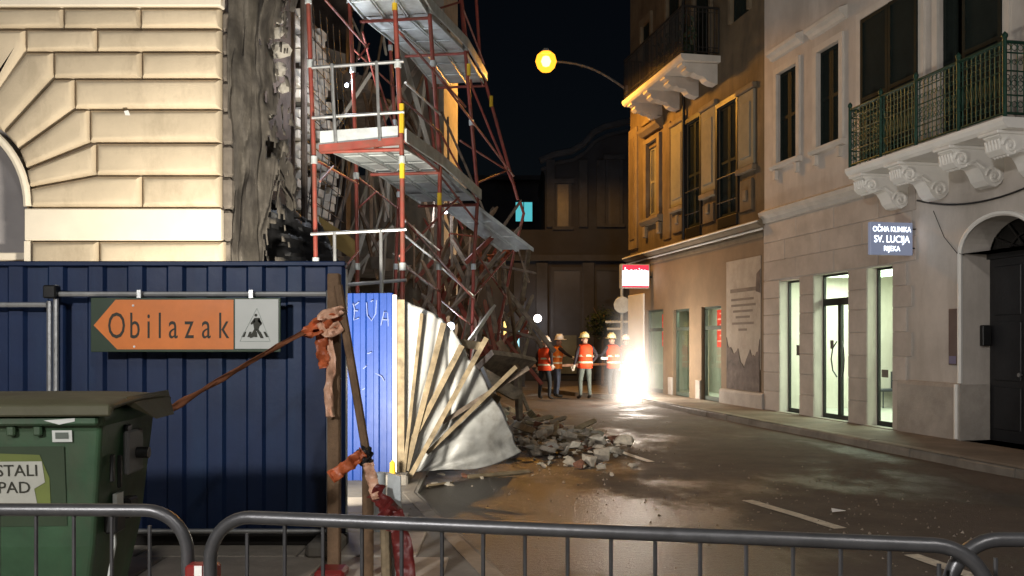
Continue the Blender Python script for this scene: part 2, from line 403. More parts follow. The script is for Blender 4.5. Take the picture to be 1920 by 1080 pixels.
def facade(x0, x1, z0, z1, ops, depth=.3, back=6.0, y=0.0):
    """front sheet with rectangular openings (xa, xb, za, zb), their reveals, the ends, roof and back"""
    b = MB()
    xs = sorted({x0, x1, *[v for o in ops for v in o[:2]]}); zs = sorted({z0, z1, *[v for o in ops for v in o[2:4]]})
    for i in range(len(xs) - 1):
        for j in range(len(zs) - 1):
            cx = (xs[i] + xs[i + 1]) / 2; cz = (zs[j] + zs[j + 1]) / 2
            if any(o[0] < cx < o[1] and o[2] < cz < o[3] for o in ops): continue
            b.add([(xs[i], y, zs[j]), (xs[i + 1], y, zs[j]), (xs[i + 1], y, zs[j + 1]), (xs[i], y, zs[j + 1])], [(0, 1, 2, 3)])
    for o in ops:
        xa, xb, za, zb = o[:4]; d = o[4] if len(o) > 4 else depth
        b.add([(xa, y, za), (xa, y - d, za), (xa, y - d, zb), (xa, y, zb), (xb, y, za), (xb, y - d, za), (xb, y - d, zb), (xb, y, zb)],
              [(0, 1, 2, 3), (4, 7, 6, 5), (3, 2, 6, 7), (0, 4, 5, 1)])
    b.add([(x0, y, z0), (x0, -back, z0), (x0, -back, z1), (x0, y, z1), (x1, y, z0), (x1, -back, z0), (x1, -back, z1), (x1, y, z1)],
          [(0, 1, 2, 3), (4, 7, 6, 5), (3, 2, 6, 7), (1, 5, 6, 2)])
    return b

def shutter(parent, xa, xb, za, zb, y, mat=None, ang=0.0):
    """louvred shutter leaf, slats as a sub-part"""
    mat = mat or m_shut; wd = xb - xa; f = MB(); t = .045; s = .07
    f.box((0, 0, 0), (s, t, zb - za)); f.box((wd - s, 0, 0), (wd, t, zb - za))
    for z in (0, (zb - za) * .48, zb - za - s): f.box((s, .001, z), (wd - s, t - .001, z + s))
    o = f.build('shutter', mat, parent); o.location = (xa, y, za); o.rotation_euler = (0, 0, ang)
    sl = MB(); z = s + .02
    while z < zb - za - s - .04:
        sl.add([(s, .006, z), (wd - s, .006, z), (wd - s, t - .01, z + .045), (s, t - .01, z + .045)], [(0, 1, 2, 3)]); z += .052
    sl.box((s, .001, s), (wd - s, .004, zb - za - s))
    sl.build('louvres', mat, o)
    return o

def moulding(mb, x0, x1, prof):
    mb.prism(prof, lambda p: Vector((x0, p[0], p[1])), lambda p: Vector((x1, p[0], p[1])))

# ---- near building: greige, pharmacy-like shop with lit windows, arched door, green balcony
A = empty('greige_building', ORG, ANG, 'greige town house with lit glass shop front, arched door and green iron balcony', 'building')
zf = .12
shopw = [(-1.58, -.73, zf, 2.95, .24), (-3.39, -2.15, zf, 2.98, .24), (-4.76, -4.0, zf, 2.98, .24)]
archo = (-8.05, -6.5, zf, 3.0, .5)
ups = [(-1.47, -.62, 5.5, 7.47, .2), (-3.1, -2.28, 5.5, 7.42, .2), (-5.5, -3.82, 4.62, 7.55, .25), (-7.42, -5.98, 4.62, 7.55, .25), (-10, -8.4, 4.62, 7.55, .25)]
ups2 = [(-1.47, -.62, 9.6, 11.6, .2), (-3.1, -2.28, 9.6, 11.6, .2), (-5.3, -4.3, 9.6, 11.6, .2)]
# elliptical head of the arched door, cut as stepped strips hidden by the arch ring
facade(-13, 0, 0, 14.5, shopw + [archo] + ups + ups2 + [(-8.05, -6.5, 3.0, 3.5, .5)]).build('wall', m_wall_a, A)
acx, arw, arise = -7.275, .775, .5
def arch_pt(t, g=0.0): return (acx + (arw + g) * math.cos(t), 3.0 + (arise + g) * math.sin(t))
mb = MB(); n = 20
for i in range(n):       # spandrel filling between the arch and the square head, with its own soffit
    p0 = arch_pt(math.pi * i / n); p1 = arch_pt(math.pi * (i + 1) / n)
    mb.add([(p0[0], .002, p0[1]), (p1[0], .002, p1[1]), (p1[0], .002, 3.52), (p0[0], .002, 3.52)], [(0, 1, 2, 3)])
    mb.add([(p0[0], .002, p0[1]), (p1[0], .002, p1[1]), (p1[0], -.5, p1[1]), (p0[0], -.5, p0[1])], [(0, 1, 2, 3)])
mb.build('arch_head', m_wall_a, A)
edgepts = [(acx + arw + .02, 1.0)] + [arch_pt(math.pi * i / n, .02) for i in range(n + 1)] + [(acx - arw - .02, 1.0)]
mb = MB(); mb.tube([(x, .012, z) for x, z in edgepts], .038, 6); mb.build('arch_edge_strip', m_whitepaint, A, True)
mb = MB(); mb.tube([(acx + arw + .03, .07, .14), (acx + arw + .03, .07, .985)], .036, 6); mb.build('plinth_edge_strip', m_whitepaint, A, True)
# door leaf with panels, transom and fan bars
dr = MB(); dr.box((-8.05, -.56, zf), (-6.5, -.5, 2.92)); dd = dr.build('door', m_door, A); tag(dd, 'dark wooden double door set deep in the arch')
for cx in (-7.66, -6.89):
    for za, zb in ((.3, .95), (1.05, 1.95), (2.05, 2.8)):
        pb = MB(); pb.bbox((cx - .28, -.5, za), (cx + .28, -.478, zb), .01); pb.build('door_panel', m_door, dd)
pb = MB(); pb.box((-7.3, -.5, zf), (-7.25, -.465, 2.92)); pb.build('astragal', m_door, dd)
pb = MB(); pb.lathe([(0, -.43), (.03, -.43), (.035, -.45), (.015, -.47), (.015, -.49)], (-7.18, 0, 1.15), 10, 'y'); pb.build('handle', m_galv, dd)
tb = MB(); tb.box((-8.05, -.58, 2.92), (-6.5, -.44, 3.02)); tb.build('transom', m_door, A)
fb = MB()
for a in (30, 60, 90, 120, 150):
    p = arch_pt(R(a)); fb.tube([(acx, -.5, 3.0), (p[0], -.5, p[1])], .014, 6)
fb.tube([(acx + .35 * math.cos(R(t)), -.5, 3.0 + .26 * math.sin(R(t))) for t in range(0, 181, 15)], .012, 6)
fb.build('fanlight_bars', m_iron, A)
fg = MB(); fg.add([(acx, -.52, 3.0)] + [(arch_pt(R(a))[0], -.52, arch_pt(R(a))[1]) for a in range(0, 181, 12)], [(0, i, i + 1) for i in range(1, 16)]); fg.build('fanlight_pane', g_dark, A)
ib = MB(); ib.box((-8.05, -.75, 3.0), (-6.5, -.7, 3.6)); ib.build('dark_hall', m_dark, A)
# plinth
pb = MB()
for xa, xb in ((-6.5, -4.95), (-13, -8.05)):
    moulding(pb, xa, xb, [(.0, 0), (.055, 0), (.055, .93), (.03, .99), (0, 1.0)])
pb.build('plinth', m_plinth, A)
for sgn, x in ((1, -6.5), (-1, -8.05)):
    pb = MB(); pb.box((min(x, x - sgn * .04), -.47, 0), (max(x, x - sgn * .04), .054, .98)); pb.build('plinth_return', m_plinth, A)
# stone facing of the ground floor, each block its own piece with open joints
def facing(x0, x1, z0, z1, split=None):
    mb = MB(); mb.bbox((x0 + .006, -.01, z0 + .006), (x1 - .006, .022 + rnd.uniform(-.003, .003), z1 - .006), .006); mb.build('stone_block', m_wall_a2, A)
zz = [.12, .55, .97, 1.39, 1.81, 2.23, 2.6, 2.985]
for xa, xb in ((-.73, 0), (-2.15, -1.58), (-4.0, -3.39)):
    for i in range(len(zz) - 1): facing(xa, xb, zz[i], zz[i + 1])
for i in range(2, len(zz) - 1): facing(-5.3 if i % 2 else -5.15, -4.76, zz[i], zz[i + 1])
facing(-4.95, -4.76, zz[0], zz[2])
for j, (za, zb) in enumerate(((3.0, 3.42), (3.42, 3.84), (3.84, 4.26))):
    x = 0; k = 0
    while x > -5.0:
        L = (.95 if (j % 2 and k == 0) else 1.45); xe = max(-5.4, x - L); facing(xe, x, za, zb); x = xe; k += 1
        if x <= -5.39: break
# string course under the first floor
sb = MB(); moulding(sb, -3.9, 0, [(0, 4.28), (.05, 4.3), (.06, 4.38), (.14, 4.44), (.16, 4.52), (.06, 4.58), (0, 4.6)]); sb.build('string_course', m_trim_a, A)
sb = MB(); moulding(sb, -13, -8.6, [(0, 4.28), (.05, 4.3), (.06, 4.38), (.14, 4.44), (.16, 4.52), (.06, 4.58), (0, 4.6)]); sb.build('string_course', m_trim_a, A)
# upper windows
def window_surround(xa, xb, za, zb, hood=True):
    f = MB(); t = .13; y = .045
    f.box((xa - t, 0, za), (xa - .002, y, zb)); f.box((xb + .002, 0, za), (xb + t, y, zb)); f.box((xa - t, 0, zb), (xb + t, y + .003, zb + t))
    fr = f.build('window_frame', m_trim_a, A)
    s = MB(); moulding(s, xa - .2, xb + .2, [(0, za - .12), (.08, za - .1), (.12, za - .04), (.12, za), (0, za)])
    for x in (xa - .08, xb - .02): s.box((x, 0, za - .32), (x + .1, .08, za - .121))
    s.build('sill', m_trim_a, fr)
    if hood:
        h = MB(); moulding(h, xa - .24, xb + .24, [(0, zb + .34), (.06, zb + .36), (.1, zb + .42), (.17, zb + .46), (.18, zb + .53), (0, zb + .6)])
        h.build('hood', m_trim_a, fr)
for xa, xb, za, zb, _ in ups[:2] + ups2:
    window_surround(xa, xb, za, zb)
    xm = (xa + xb) / 2
    shutter(A, xa + .01, xm - .004, za, zb, -.1); shutter(A, xm + .004, xb - .01, za, zb, -.1)
for xa, xb, za, zb, _ in ups[2:]:
    window_surround(xa, xb, za + .3, zb, False)
shutter(A, -5.49, -4.7, 4.63, 7.54, .02); shutter(A, -4.66, -3.83, 4.63, 7.54, .0)
shutter(A, -7.41, -6.58, 4.63, 7.54, .01); shutter(A, -6.3, -6.0, 4.63, 7.54, -.1); shutter(A, -9.9, -9.0, 4.63, 7.54, .01); shutter(A, -8.95, -8.42, 4.63, 7.54, .01)
pb = MB(); pb.box((-6.57, -.22, 4.63), (-6.3, -.18, 7.54)); pb.build('door_curtain', m_creamwhite, A)
pb = MB(); pb.box((-10, -.5, 4.6), (-.4, -.45, 12)); pb.build('dark_rooms', m_dark, A)
# roof cornice
cb = MB(); moulding(cb, -13.1, .05, [(0, 13.9), (.15, 14.0), (.3, 14.2), (.5, 14.3), (.5, 14.5), (0, 14.52)]); cb.build('roof_cornice', m_trim_a, A)

# shop: lit room behind the glass
rm = MB()
rx0, rx1, ry0, ry1, rz0, rz1 = -5.2, 1.6, -.245, -3.4, .121, 3.15
V8 = [(rx0, ry1, rz0), (rx1, ry1, rz0), (rx1, ry1, rz1), (rx0, ry1, rz1), (rx0, ry0, rz0), (rx1, ry0, rz0), (rx1, ry0, rz1), (rx0, ry0, rz1)]
rm.add(V8, [(0, 1, 2, 3), (0, 3, 7, 4), (1, 5, 6, 2), (3, 2, 6, 7)])
rm.build('shop_room', M('white shop wall', (.78, .82, .72), .8, var=.04), A)
rf = MB(); rf.add([(rx0, ry1, rz0 + .002), (rx1, ry1, rz0 + .002), (rx1, -.0, rz0 + .002), (rx0, -.0, rz0 + .002)], [(0, 1, 2, 3)]); rf.build('shop_floor', M('shop floor', (.4, .4, .36), .4), A)
for xc in (-1.15, -2.75, -4.35):
    lb = MB(); lb.box((xc - .5, -2.3, 3.06), (xc + .5, -1.1, 3.1)); cl = lb.build('ceiling_light', EM('shop ceiling light', (.95, 1, .88), 3), A)
    lamp('shop_light', 'AREA', (xc, -1.7, 3.04), 100, (.95, 1, .87), A, 1.0, (xc, -1.7, 0))
ct = MB(); ct.bbox((-4.9, -2.2, .12), (-3.7, -1.7, 1.1), .02); ct.bbox((-1.3, -3.3, .12), (-.5, -3.0, 1.9), .02); ct.build('shop_counter', M('grey counter', (.4, .42, .4), .5), A)
for (xa, xb, za, zb, yy, mm, nm) in ((-1.9, -1.2, 1.3, 1.95, -3.38, m_posterdark, 'wall_picture'), (-.2, .6, 1.2, 2.0, -3.38, m_fade, 'wall_picture'), (-3.6, -2.9, 1.4, 1.9, -3.38, m_backdark, 'wall_picture')):
    b = MB(); b.bbox((xa, yy, za), (xb, yy + .03, zb), .01); b.build(nm, mm, A)
for x in (-.3, .25, .8):
    b = MB(); b.bbox((x, -3.2, .5), (x + .45, -2.75, .56), .02); b.box((x + .02, -3.2, .56), (x + .43, -3.16, .95)); b.tube([(x + .05, -3.15, .12), (x + .05, -3.15, .5)], .015, 6); b.tube([(x + .4, -3.15, .12), (x + .4, -3.15, .5)], .015, 6); b.tube([(x + .05, -2.8, .12), (x + .05, -2.8, .5)], .015, 6); b.tube([(x + .4, -2.8, .12), (x + .4, -2.8, .5)], .015, 6); b.build('waiting_chair', m_backdark, A)
for (x, z, w_, h_) in ((-1.2, 1.35, .16, .22), (-2.5, 1.5, .12, .17), (-4.3, 1.0, .2, .14)):
    b = MB(); b.box((x, -.218, z), (x + w_, -.214, z + h_)); b.build('window_sticker', m_fade, A)
for q, (xa, xb, za, zb, d) in enumerate(shopw):
    f = MB(); t = .04; y0, y1 = -.24, -.19
    f.box((xa, y0, za), (xa + t, y1, zb)); f.box((xb - t, y0, za), (xb, y1, zb)); f.box((xa + t, y0, zb - t), (xb - t, y1, zb)); f.box((xa + t, y0, za), (xb - t, y1, za + .09))
    if q == 1:
        f.box((xa + t, y0 - .01, 2.36), (xb - t, y1 + .01, 2.5)); xm = (xa + xb) / 2; f.box((xm - .05, y0 - .004, za + .09), (xm + .05, y1 + .012, 2.36))
    fr = f.build('shop_door_frame' if q == 1 else 'shop_window_frame', m_blackmetal, A)
    panes = [(xa + t, xb - t, za + .09, zb - t)] if q != 1 else [(xa + t, xm - .05, za + .09, 2.36), (xm + .05, xb - t, za + .09, 2.36), (xa + t, xb - t, 2.5, zb - t)]
    for p in panes:
        g = MB(); g.add([(p[0], -.22, p[2]), (p[1], -.22, p[2]), (p[1], -.22, p[3]), (p[0], -.22, p[3])], [(0, 1, 2, 3)]); g.build('pane', g_shop, fr)
    if q == 1:
        for sg in (-1, 1):
            h = MB(); x = xm + sg * .09
            h.tube([(x, -.18, .95), (x + sg * .1, -.15, 1.08), (x + sg * .14, -.14, 1.3), (x + sg * .1, -.15, 1.52), (x, -.18, 1.65)], .014, 6); h.build('handle', m_blackmetal, fr)
    s = MB(); s.box((xa - .02, -.0, .12), (xb + .02, .09, .135)); s.build('threshold', m_kerb, A)

# balcony with consoles and green railing
BX0, BX1, BO, BZ = -8.45, -4.82, .9, 4.6
sl = MB(); moulding(sl, BX0 - .05, BX1 + .05, [(0, BZ - .14), (BO - .05, BZ - .14), (BO, BZ - .1), (BO + .03, BZ - .05), (BO + .03, BZ), (0, BZ)])
bal = sl.build('balcony_slab', m_whitepaint, A)
def console(x, wdt=.3):
    """scrolled bracket: an S profile extruded, with spiral volutes on both cheeks"""
    prof = [(0, 0), (.86, 0), (.86, -.07), (.8, -.1), (.84, -.17), (.83, -.25), (.76, -.31), (.66, -.32), (.58, -.29), (.5, -.27), (.42, -.3), (.36, -.38), (.31, -.48), (.24, -.55), (.14, -.57), (.05, -.52), (0, -.44)]
    b = MB(); b.prism(prof, lambda p: Vector((x - wdt / 2, p[0], BZ - .141 + p[1])), lambda p: Vector((x + wdt / 2, p[0], BZ - .141 + p[1])))
    o = b.build('console', m_whitepaint, A)
    v = MB()
    for sx in (-1, 1):
        for (cy, cz, r0) in ((.7, -.2, .115), (.16, -.42, .14)):
            pts = []
            for k in range(26):
                a = k / 25 * 2.6 * math.pi; r = r0 * (1 - k / 25 * .82); pts.append((x + sx * (wdt / 2 + .006), cy + r * math.cos(a), BZ - .141 + cz + r * math.sin(a)))
            v.tube(pts, .021, 6)
            v.lathe([(0, sx * (wdt / 2 + .03)), (.03, sx * (wdt / 2 + .02)), (.036, sx * wdt / 2)], (x, cy, BZ - .141 + cz), 10, 'x')
        v.tube([(x + sx * (wdt / 2 + .004), .62, BZ - .42), (x + sx * (wdt / 2 + .004), .46, BZ - .36), (x + sx * (wdt / 2 + .004), .32, BZ - .45)], .018, 6)
    for k in range(5):   # leaf ribs on the front roll
        xx = x - wdt / 2 + wdt * (k + .5) / 5; v.tube([(xx, .85, BZ - .25), (xx, .82, BZ - .36), (xx, .7, BZ - .46), (xx, .56, BZ - .43)], [.02, .026, .024, .012], 6)
    v.build('volute', m_whitepaint, o, True)
    cp = MB(); cp.bbox((x - wdt / 2 - .04, 0, BZ - .19), (x + wdt / 2 + .04, .92, BZ - .142), .012); cp.build('abacus', m_whitepaint, o)
for x in (-5.05, -6.05, -7.25, -8.2): console(x)
# railing: posts, rails, bars with rings and lattice panels, joined per panel
rail_y = BO - .04
def rail_panel(p0, p1, kind):
    p0 = Vector(p0); p1 = Vector(p1); L = (p1 - p0).length; d = (p1 - p0) / L; b = MB(); H = 1.0; up = Vector((0, 0, 1))
    for z, r in ((.06, .018), (.3, .011), (.62, .011), (.86, .011), (H, .024)): b.tube([p0 + up * z, p1 + up * z], r, 6)
    n = max(2, int(L / .088))
    for i in range(n + 1):
        q = p0 + d * (L * i / n); b.tube([q + up * .06, q + up * H], .009, 5)
    for i in range(n):
        q = p0 + d * (L * (i + .5) / n); rr = L / n * .42
        def ring(z, r, m=8): b.tube([q + up * (z + r * math.sin(a)) + d * (r * math.cos(a)) for a in [2 * math.pi * k / m for k in range(m + 1)]], .006, 4, False)
        ring(.93, rr); ring(.18, rr); 
        if kind == 0:
            ring(.46, rr); ring(.38, rr * .7); ring(.54, rr * .7); ring(.74, rr * .8)
        else:
            b.tube([q + up * .3 - d * rr, q + up * .62 + d * rr], .007, 4); b.tube([q + up * .3 + d * rr, q + up * .62 - d * rr], .007, 4); ring(.74, rr)
    return b.build('railing_panel', m_iron_g, A, True)
xs = [BX1, -5.7, -6.6, -7.55, BX0]
for i in range(4): rail_panel((xs[i], rail_y, BZ), (xs[i + 1], rail_y, BZ), i % 2)
rail_panel((BX1, .0, BZ), (BX1, rail_y, BZ), 0); rail_panel((BX0, .0, BZ), (BX0, rail_y, BZ), 0)
for x in xs:
    p = MB(); p.tube([(x, rail_y, BZ), (x, rail_y, BZ + 1.05)], .028, 8); p.lathe([(.0, .1), (.035, .06), (.04, .03), (.028, 0)], (x, rail_y, BZ + 1.04), 8); p.build('railing_post', m_iron_g, A, True)
# lit sign standing out from the wall, door bell box, notice board, cable
S = empty('hanging_sign', ORG, ANG, 'small lit blue grey sign with white lettering above the tall shop windows', 'sign')
# (the sign plate is turned towards people coming up the street)
sb = MB(); sb.bbox((-5.42, .08, 3.08), (-5.34, .86, 3.62), .01); plate = sb.build('sign_box', EM('sign face glow', (.2, .23, .33), .55), S)
mt_w = EM('sign letters white', (.86, .95, 1), 3.2)
fx = lambda y, z: frame((-5.4235, y, z), (0, -1, 0), (0, 0, 1))
lettering('OČNA KLINIKA', .125, mt_w, S, fx(.47, 3.50), .8); lettering('SV. LUCIJA', .165, mt_w, S, fx(.47, 3.335), .86); lettering('RIJEKA', .12, mt_w, S, fx(.47, 3.18), .86)
sb = MB()
for z in (3.2, 3.52): sb.tube([(-5.38, 0, z), (-5.38, .085, z)], .012, 6)
sb.build('bracket', m_blackmetal, S)
nb = MB(); nb.bbox((-6.44, .0, 1.28), (-6.24, .035, 2.16), .008); nbo = nb.build('notice_board', M('brown notice board', (.13, .09, .08), .6), A)
nb = MB(); nb.box((-6.42, .036, 1.3), (-6.26, .038, 1.42)); nb.build('notice_strip', M('violet strip', (.2, .18, .3), .6), nbo)
nb = MB(); nb.bbox((-6.6, -.45, 1.58), (-6.52, -.3, 1.9), .01); nb.build('mail_box', m_blackmetal, A)
cb = MB(); pts = []
for k in range(15):
    t = k / 14; pts.append((-5.5 - 2.7 * t, .06, 3.98 - .25 * t - .45 * 4 * t * (1 - t) * .4 + .12 * t))
cb.tube(pts, .016, 5); cb.tube([(-5.9, .05, 3.75), (-6.15, .04, 3.3), (-6.45, .04, 3.02), (-6.6, .03, 2.98)], .006, 4)
c = cb.build('cable', m_cable, None, True); c.location = ORG; c.rotation_euler = (0, 0, ANG); tag(c, 'sagging black cable strung under the balcony above the arched door', 'cable')

# ---- far building: ochre, weathered
B = empty('ochre_building', ORG, ANG, 'weathered ochre corner house with dark balcony, shop windows and a red lit sign', 'building')
shb = [(6.35, 7.77, .12, 2.6, .12), (4.37, 5.55, .12, 2.55, .14), (2.31, 3.54, .12, 2.55, .14)]
upb = [(3.62, 4.58, 4.75, 7.6, .25), (1.42, 2.5, 4.75, 7.5, .25), (6.75, 7.65, 5.5, 7.55, .15)]
upb2 = [(3.0, 4.0, 8.85, 11.6, .25), (5.0, 6.0, 8.85, 11.6, .25), (.8, 1.7, 9.4, 11.5, .2), (7.4, 8.2, 9.4, 11.5, .2)]
facade(0.003, 9.41, 0, 4.3, shb, back=8).build('ground_floor_wall', m_wall_b2, B)
facade(0.003, 9.41, 4.3, 14, upb + upb2, back=8, y=-.03).build('wall', m_wall_b, B)
pb = MB(); pb.box((.1, -.6, 4.5), (9.2, -.55, 13.5)); pb.build('dark_rooms', m_dark, B)
cb = MB(); moulding(cb, -.02, 9.55, [(0, 4.16), (.05, 4.18), (.06, 4.24), (.12, 4.26), (.17, 4.29), (.19, 4.36), (.1, 4.42), (0, 4.44)]); cb.build('string_course', m_trim_b, B)
for (z_, y_) in ((4.335, .185), (4.17, .05)):
    cb = MB(); cb.bbox((-.02, y_ - .03, z_), (9.57, y_ + .022, z_ + .035), .006); cb.build('lit_edge_strip', m_whitepaint, B)  # white strips put in where light catches the cornice edges
cb = MB(); moulding(cb, .003, 9.41, [(-.03, 4.0), (.03, 4.0), (.04, 4.1), (0.0, 4.158), (-.03, 4.158)]); cb.build('architrave', m_trim_b, B)
cb = MB(); moulding(cb, -.02, 9.55, [(-.03, 13.4), (.15, 13.5), (.4, 13.75), (.55, 13.85), (.55, 14.02), (-.03, 14.04)]); cb.build('roof_cornice', m_trim_b, B)
def raised(x0, x1, z0, z1, d, mat, name, y=-.03, c=.02, parent=None):
    b = MB(); b.bbox((x0, y - .02, z0), (x1, y + d, z1), c); return b.build(name, mat, parent or B)
# pilasters with sunk pale panels between the windows of the first floor
for xa, xb, za, zb in ((4.72, 5.71, 5.45, 7.75), (2.63, 3.54, 5.5, 7.65), (.5, 1.34, 5.75, 7.5)):
    p = raised(xa, xb, za, zb, .05, m_pale_b, 'pilaster')
    raised(xa + .16, xb - .16, za + .2, zb - .25, .075, m_pale_b, 'panel', parent=p)
    raised(xa - .05, xb + .05, za - .14, za - .003, .1, m_trim_b, 'base', parent=p); raised(xa - .05, xb + .05, zb + .003, zb + .14, .1, m_trim_b, 'capital', parent=p)
    raised(xa + .1, xb - .1, 4.7, za - .3, .05, m_wall_b, 'pedestal_panel', parent=p); raised((xa + xb) / 2 - .1, (xa + xb) / 2 + .1, 4.95, 5.2, .09, m_trim_b, 'boss', parent=p)
p = raised(8.62, 9.4, 4.6, 8.5, .07, m_trim_b, 'pilaster'); raised(8.8, 9.22, 4.9, 8.2, .1, m_wall_b, 'panel', parent=p)
p = raised(5.78, 6.35, 4.6, 8.0, .04, m_wall_b, 'pilaster')
# ornate window near the corner
f = MB(); f.box((6.52, -.03, 5.4), (6.748, .07, 7.7)); f.box((7.652, -.03, 5.4), (7.9, .07, 7.7)); f.box((6.52, -.03, 7.7), (7.9, .075, 7.85)); fr = f.build('window_frame', m_trim_b, B)
f = MB(); moulding(f, 6.4, 8.02, [(-.03, 7.95), (.08, 7.97), (.2, 8.08), (.24, 8.16), (-.03, 8.3)]); f.build('hood', m_trim_b, fr)
f = MB(); f.prism([(6.45, 8.31), (7.97, 8.31), (7.21, 8.62)], lambda p: Vector((p[0], -.03, p[1])), lambda p: Vector((p[0], .12, p[1]))); f.build('pediment', m_trim_b, fr)
f = MB(); moulding(f, 6.4, 8.02, [(-.03, 5.2), (.1, 5.22), (.16, 5.32), (.16, 5.395), (-.03, 5.395)])
for x in (6.5, 7.7): f.bbox((x, -.03, 4.85), (x + .2, .1, 5.195), .02)
f.build('sill', m_trim_b, fr)
shutter(B, 6.76, 7.2, 5.5, 7.55, -.12, m_pale_b); shutter(B, 7.21, 7.64, 5.5, 7.55, -.12, m_pale_b)
# dark tall windows with open leaves
for xa, xb, za, zb, _ in upb[:2]:
    f = MB(); f.box((xa - .1, -.03, za), (xa - .002, .03, zb)); f.box((xb + .002, -.03, za), (xb + .1, .03, zb)); f.box((xa - .1, -.03, zb), (xb + .1, .033, zb + .12)); fr = f.build('window_frame', m_iron, B)
    xm = (xa + xb) / 2
    shutter(B, xa + .01, xm - .005, za, zb, -.1); shutter(B, xm + .005, xb - .01, za, zb, -.1)
    r = MB(); r.tube([(xa, .02, 5.72), (xb, .02, 5.72)], .02, 6); r.tube([(xa, .02, 5.1), (xb, .02, 5.1)], .015, 6); r.build('window_rail', m_iron, fr)
raised(3.6, 4.6, 4.46, 4.74, .05, m_iron, 'apron'); raised(1.4, 2.5, 4.46, 4.74, .05, m_iron, 'apron')
dp = MB(); dp.tube([(4.66, .05, 4.45), (4.66, .05, 13)], .05, 8); dp.build('drainpipe', m_iron, B, True)
for xa, xb, za, zb, _ in upb2:
    f = MB(); f.box((xa - .12, -.03, za), (xa - .002, .05, zb)); f.box((xb + .002, -.03, za), (xb + .12, .05, zb)); f.box((xa - .12, -.03, zb), (xb + .12, .055, zb + .2)); fr = f.build('window_frame', m_trim_b, B)
    xm = (xa + xb) / 2; shutter(B, xa + .01, xm - .005, za, zb, -.1); shutter(B, xm + .005, xb - .01, za, zb, -.1)
# balcony of the second floor
sl = MB(); moulding(sl, 2.4, 7.05, [(-.03, 8.66), (.95, 8.66), (1.0, 8.7), (1.03, 8.76), (1.03, 8.82), (-.03, 8.82)]); sl.build('balcony_slab', m_trim_a, B)
for x in (2.75, 3.95, 5.3, 6.65):
    prof = [(-.03, 0), (.93, 0), (.93, -.06), (.8, -.1), (.84, -.18), (.74, -.25), (.6, -.24), (.5, -.3), (.34, -.32), (.26, -.42), (.12, -.48), (-.03, -.5)]
    b = MB(); b.prism(prof, lambda p: Vector((x - .16, p[0], 8.659 + p[1])), lambda p: Vector((x + .16, p[0], 8.659 + p[1]))); b.build('console', m_trim_a, B)
def plain_rail(p0, p1, H=1.2):
    p0 = Vector(p0); p1 = Vector(p1); L = (p1 - p0).length; b = MB(); up = Vector((0, 0, 1))
    for z, r in ((.08, .015), (.2, .01), (H - .12, .01), (H, .03)): b.tube([p0 + up * z, p1 + up * z], r, 6)
    n = int(L / .1)
    for i in range(n + 1):
        q = p0 + (p1 - p0) * i / n; b.tube([q + up * .08, q + up * H], .013 if i % 6 else .02, 5)
    return b.build('railing_panel', m_iron, B)
plain_rail((2.45, .97, 8.82), (4.7, .97, 8.82)); plain_rail((4.7, .97, 8.82), (7.0, .97, 8.82)); plain_rail((2.45, 0, 8.82), (2.45, .97, 8.82)); plain_rail((7.0, 0, 8.82), (7.0, .97, 8.82))
# plants and folded things on that balcony darken it
pl_ = MB()
for k in range(240):
    c = Vector((rnd.uniform(2.4, 5.0), rnd.uniform(.55, .9), 8.9 + abs(rnd.gauss(0, .45)))); a = Vector((rnd.gauss(0, 1), rnd.gauss(0, 1), rnd.gauss(0, 1))).normalized() * .09; b_ = a.orthogonal().normalized() * .04
    pl_.add([c - a, c + b_, c + a, c - b_], [(0, 1, 2, 3)])
for x in (2.7, 3.5, 4.4): pl_.lathe([(0, 8.83), (.13, 8.83), (.17, 9.1), (.0, 9.1)], (x, .72, 0), 10)
o = pl_.build('balcony_plants', m_leaf, None); o.location = ORG; o.rotation_euler = (0, 0, ANG); tag(o, 'dark potted plants crowding the balcony of the ochre house', 'plants', None, 'stuff')
# shop windows of the ochre house
for q, (xa, xb, za, zb, d) in enumerate(shb):
    f = MB(); t = .06; y0, y1 = -d - .02, -d + .05
    f.box((xa, y0, za), (xa + t, y1, zb)); f.box((xb - t, y0, za), (xb, y1, zb)); f.box((xa + t, y0, zb - t), (xb - t, y1, zb)); f.box((xa + t, y0, za), (xb - t, y1, za + .1)); f.box((xa + t, y0 + .002, 1.95), (xb - t, y1 - .002, 2.05))
    fr = f.build('shop_window_frame', M('green grey window frame', (.08, .1, .08), .5), B)
    for z0, z1 in ((za + .1, 1.95), (2.05, zb - t)):
        g = MB(); g.add([(xa + t, -d, z0), (xb - t, -d, z0), (xb - t, -d, z1), (xa + t, -d, z1)], [(0, 1, 2, 3)]); g.build('pane', g_old, fr)
    s = MB(); s.bbox((xb + .003, -.01, .12), (xb + .3, .05, .62), .012); s.build('plinth_stone', m_plinth, B)
rm = MB(); V8 = [(1.9, -1.6, .12), (8.4, -1.6, .12), (8.4, -1.6, 2.9), (1.9, -1.6, 2.9), (1.9, -.16, .12), (8.4, -.16, .12), (8.4, -.16, 2.9), (1.9, -.16, 2.9)]
rm.add(V8, [(0, 1, 2, 3), (0, 3, 7, 4), (1, 5, 6, 2), (3, 2, 6, 7), (0, 4, 5, 1)]); rm.build('shop_room', M('dull shop wall', (.5, .52, .46), .8, var=.1), B)
cr = MB(); cr.add([(4.4, -.6, .12), (5.5, -.6, .12), (5.5, -.6, 2.5), (4.4, -.6, 2.5)], [(0, 1, 2, 3)]); cr.build('shop_curtain', M('pale curtain', (.55, .58, .48), .8, var=.1), B)
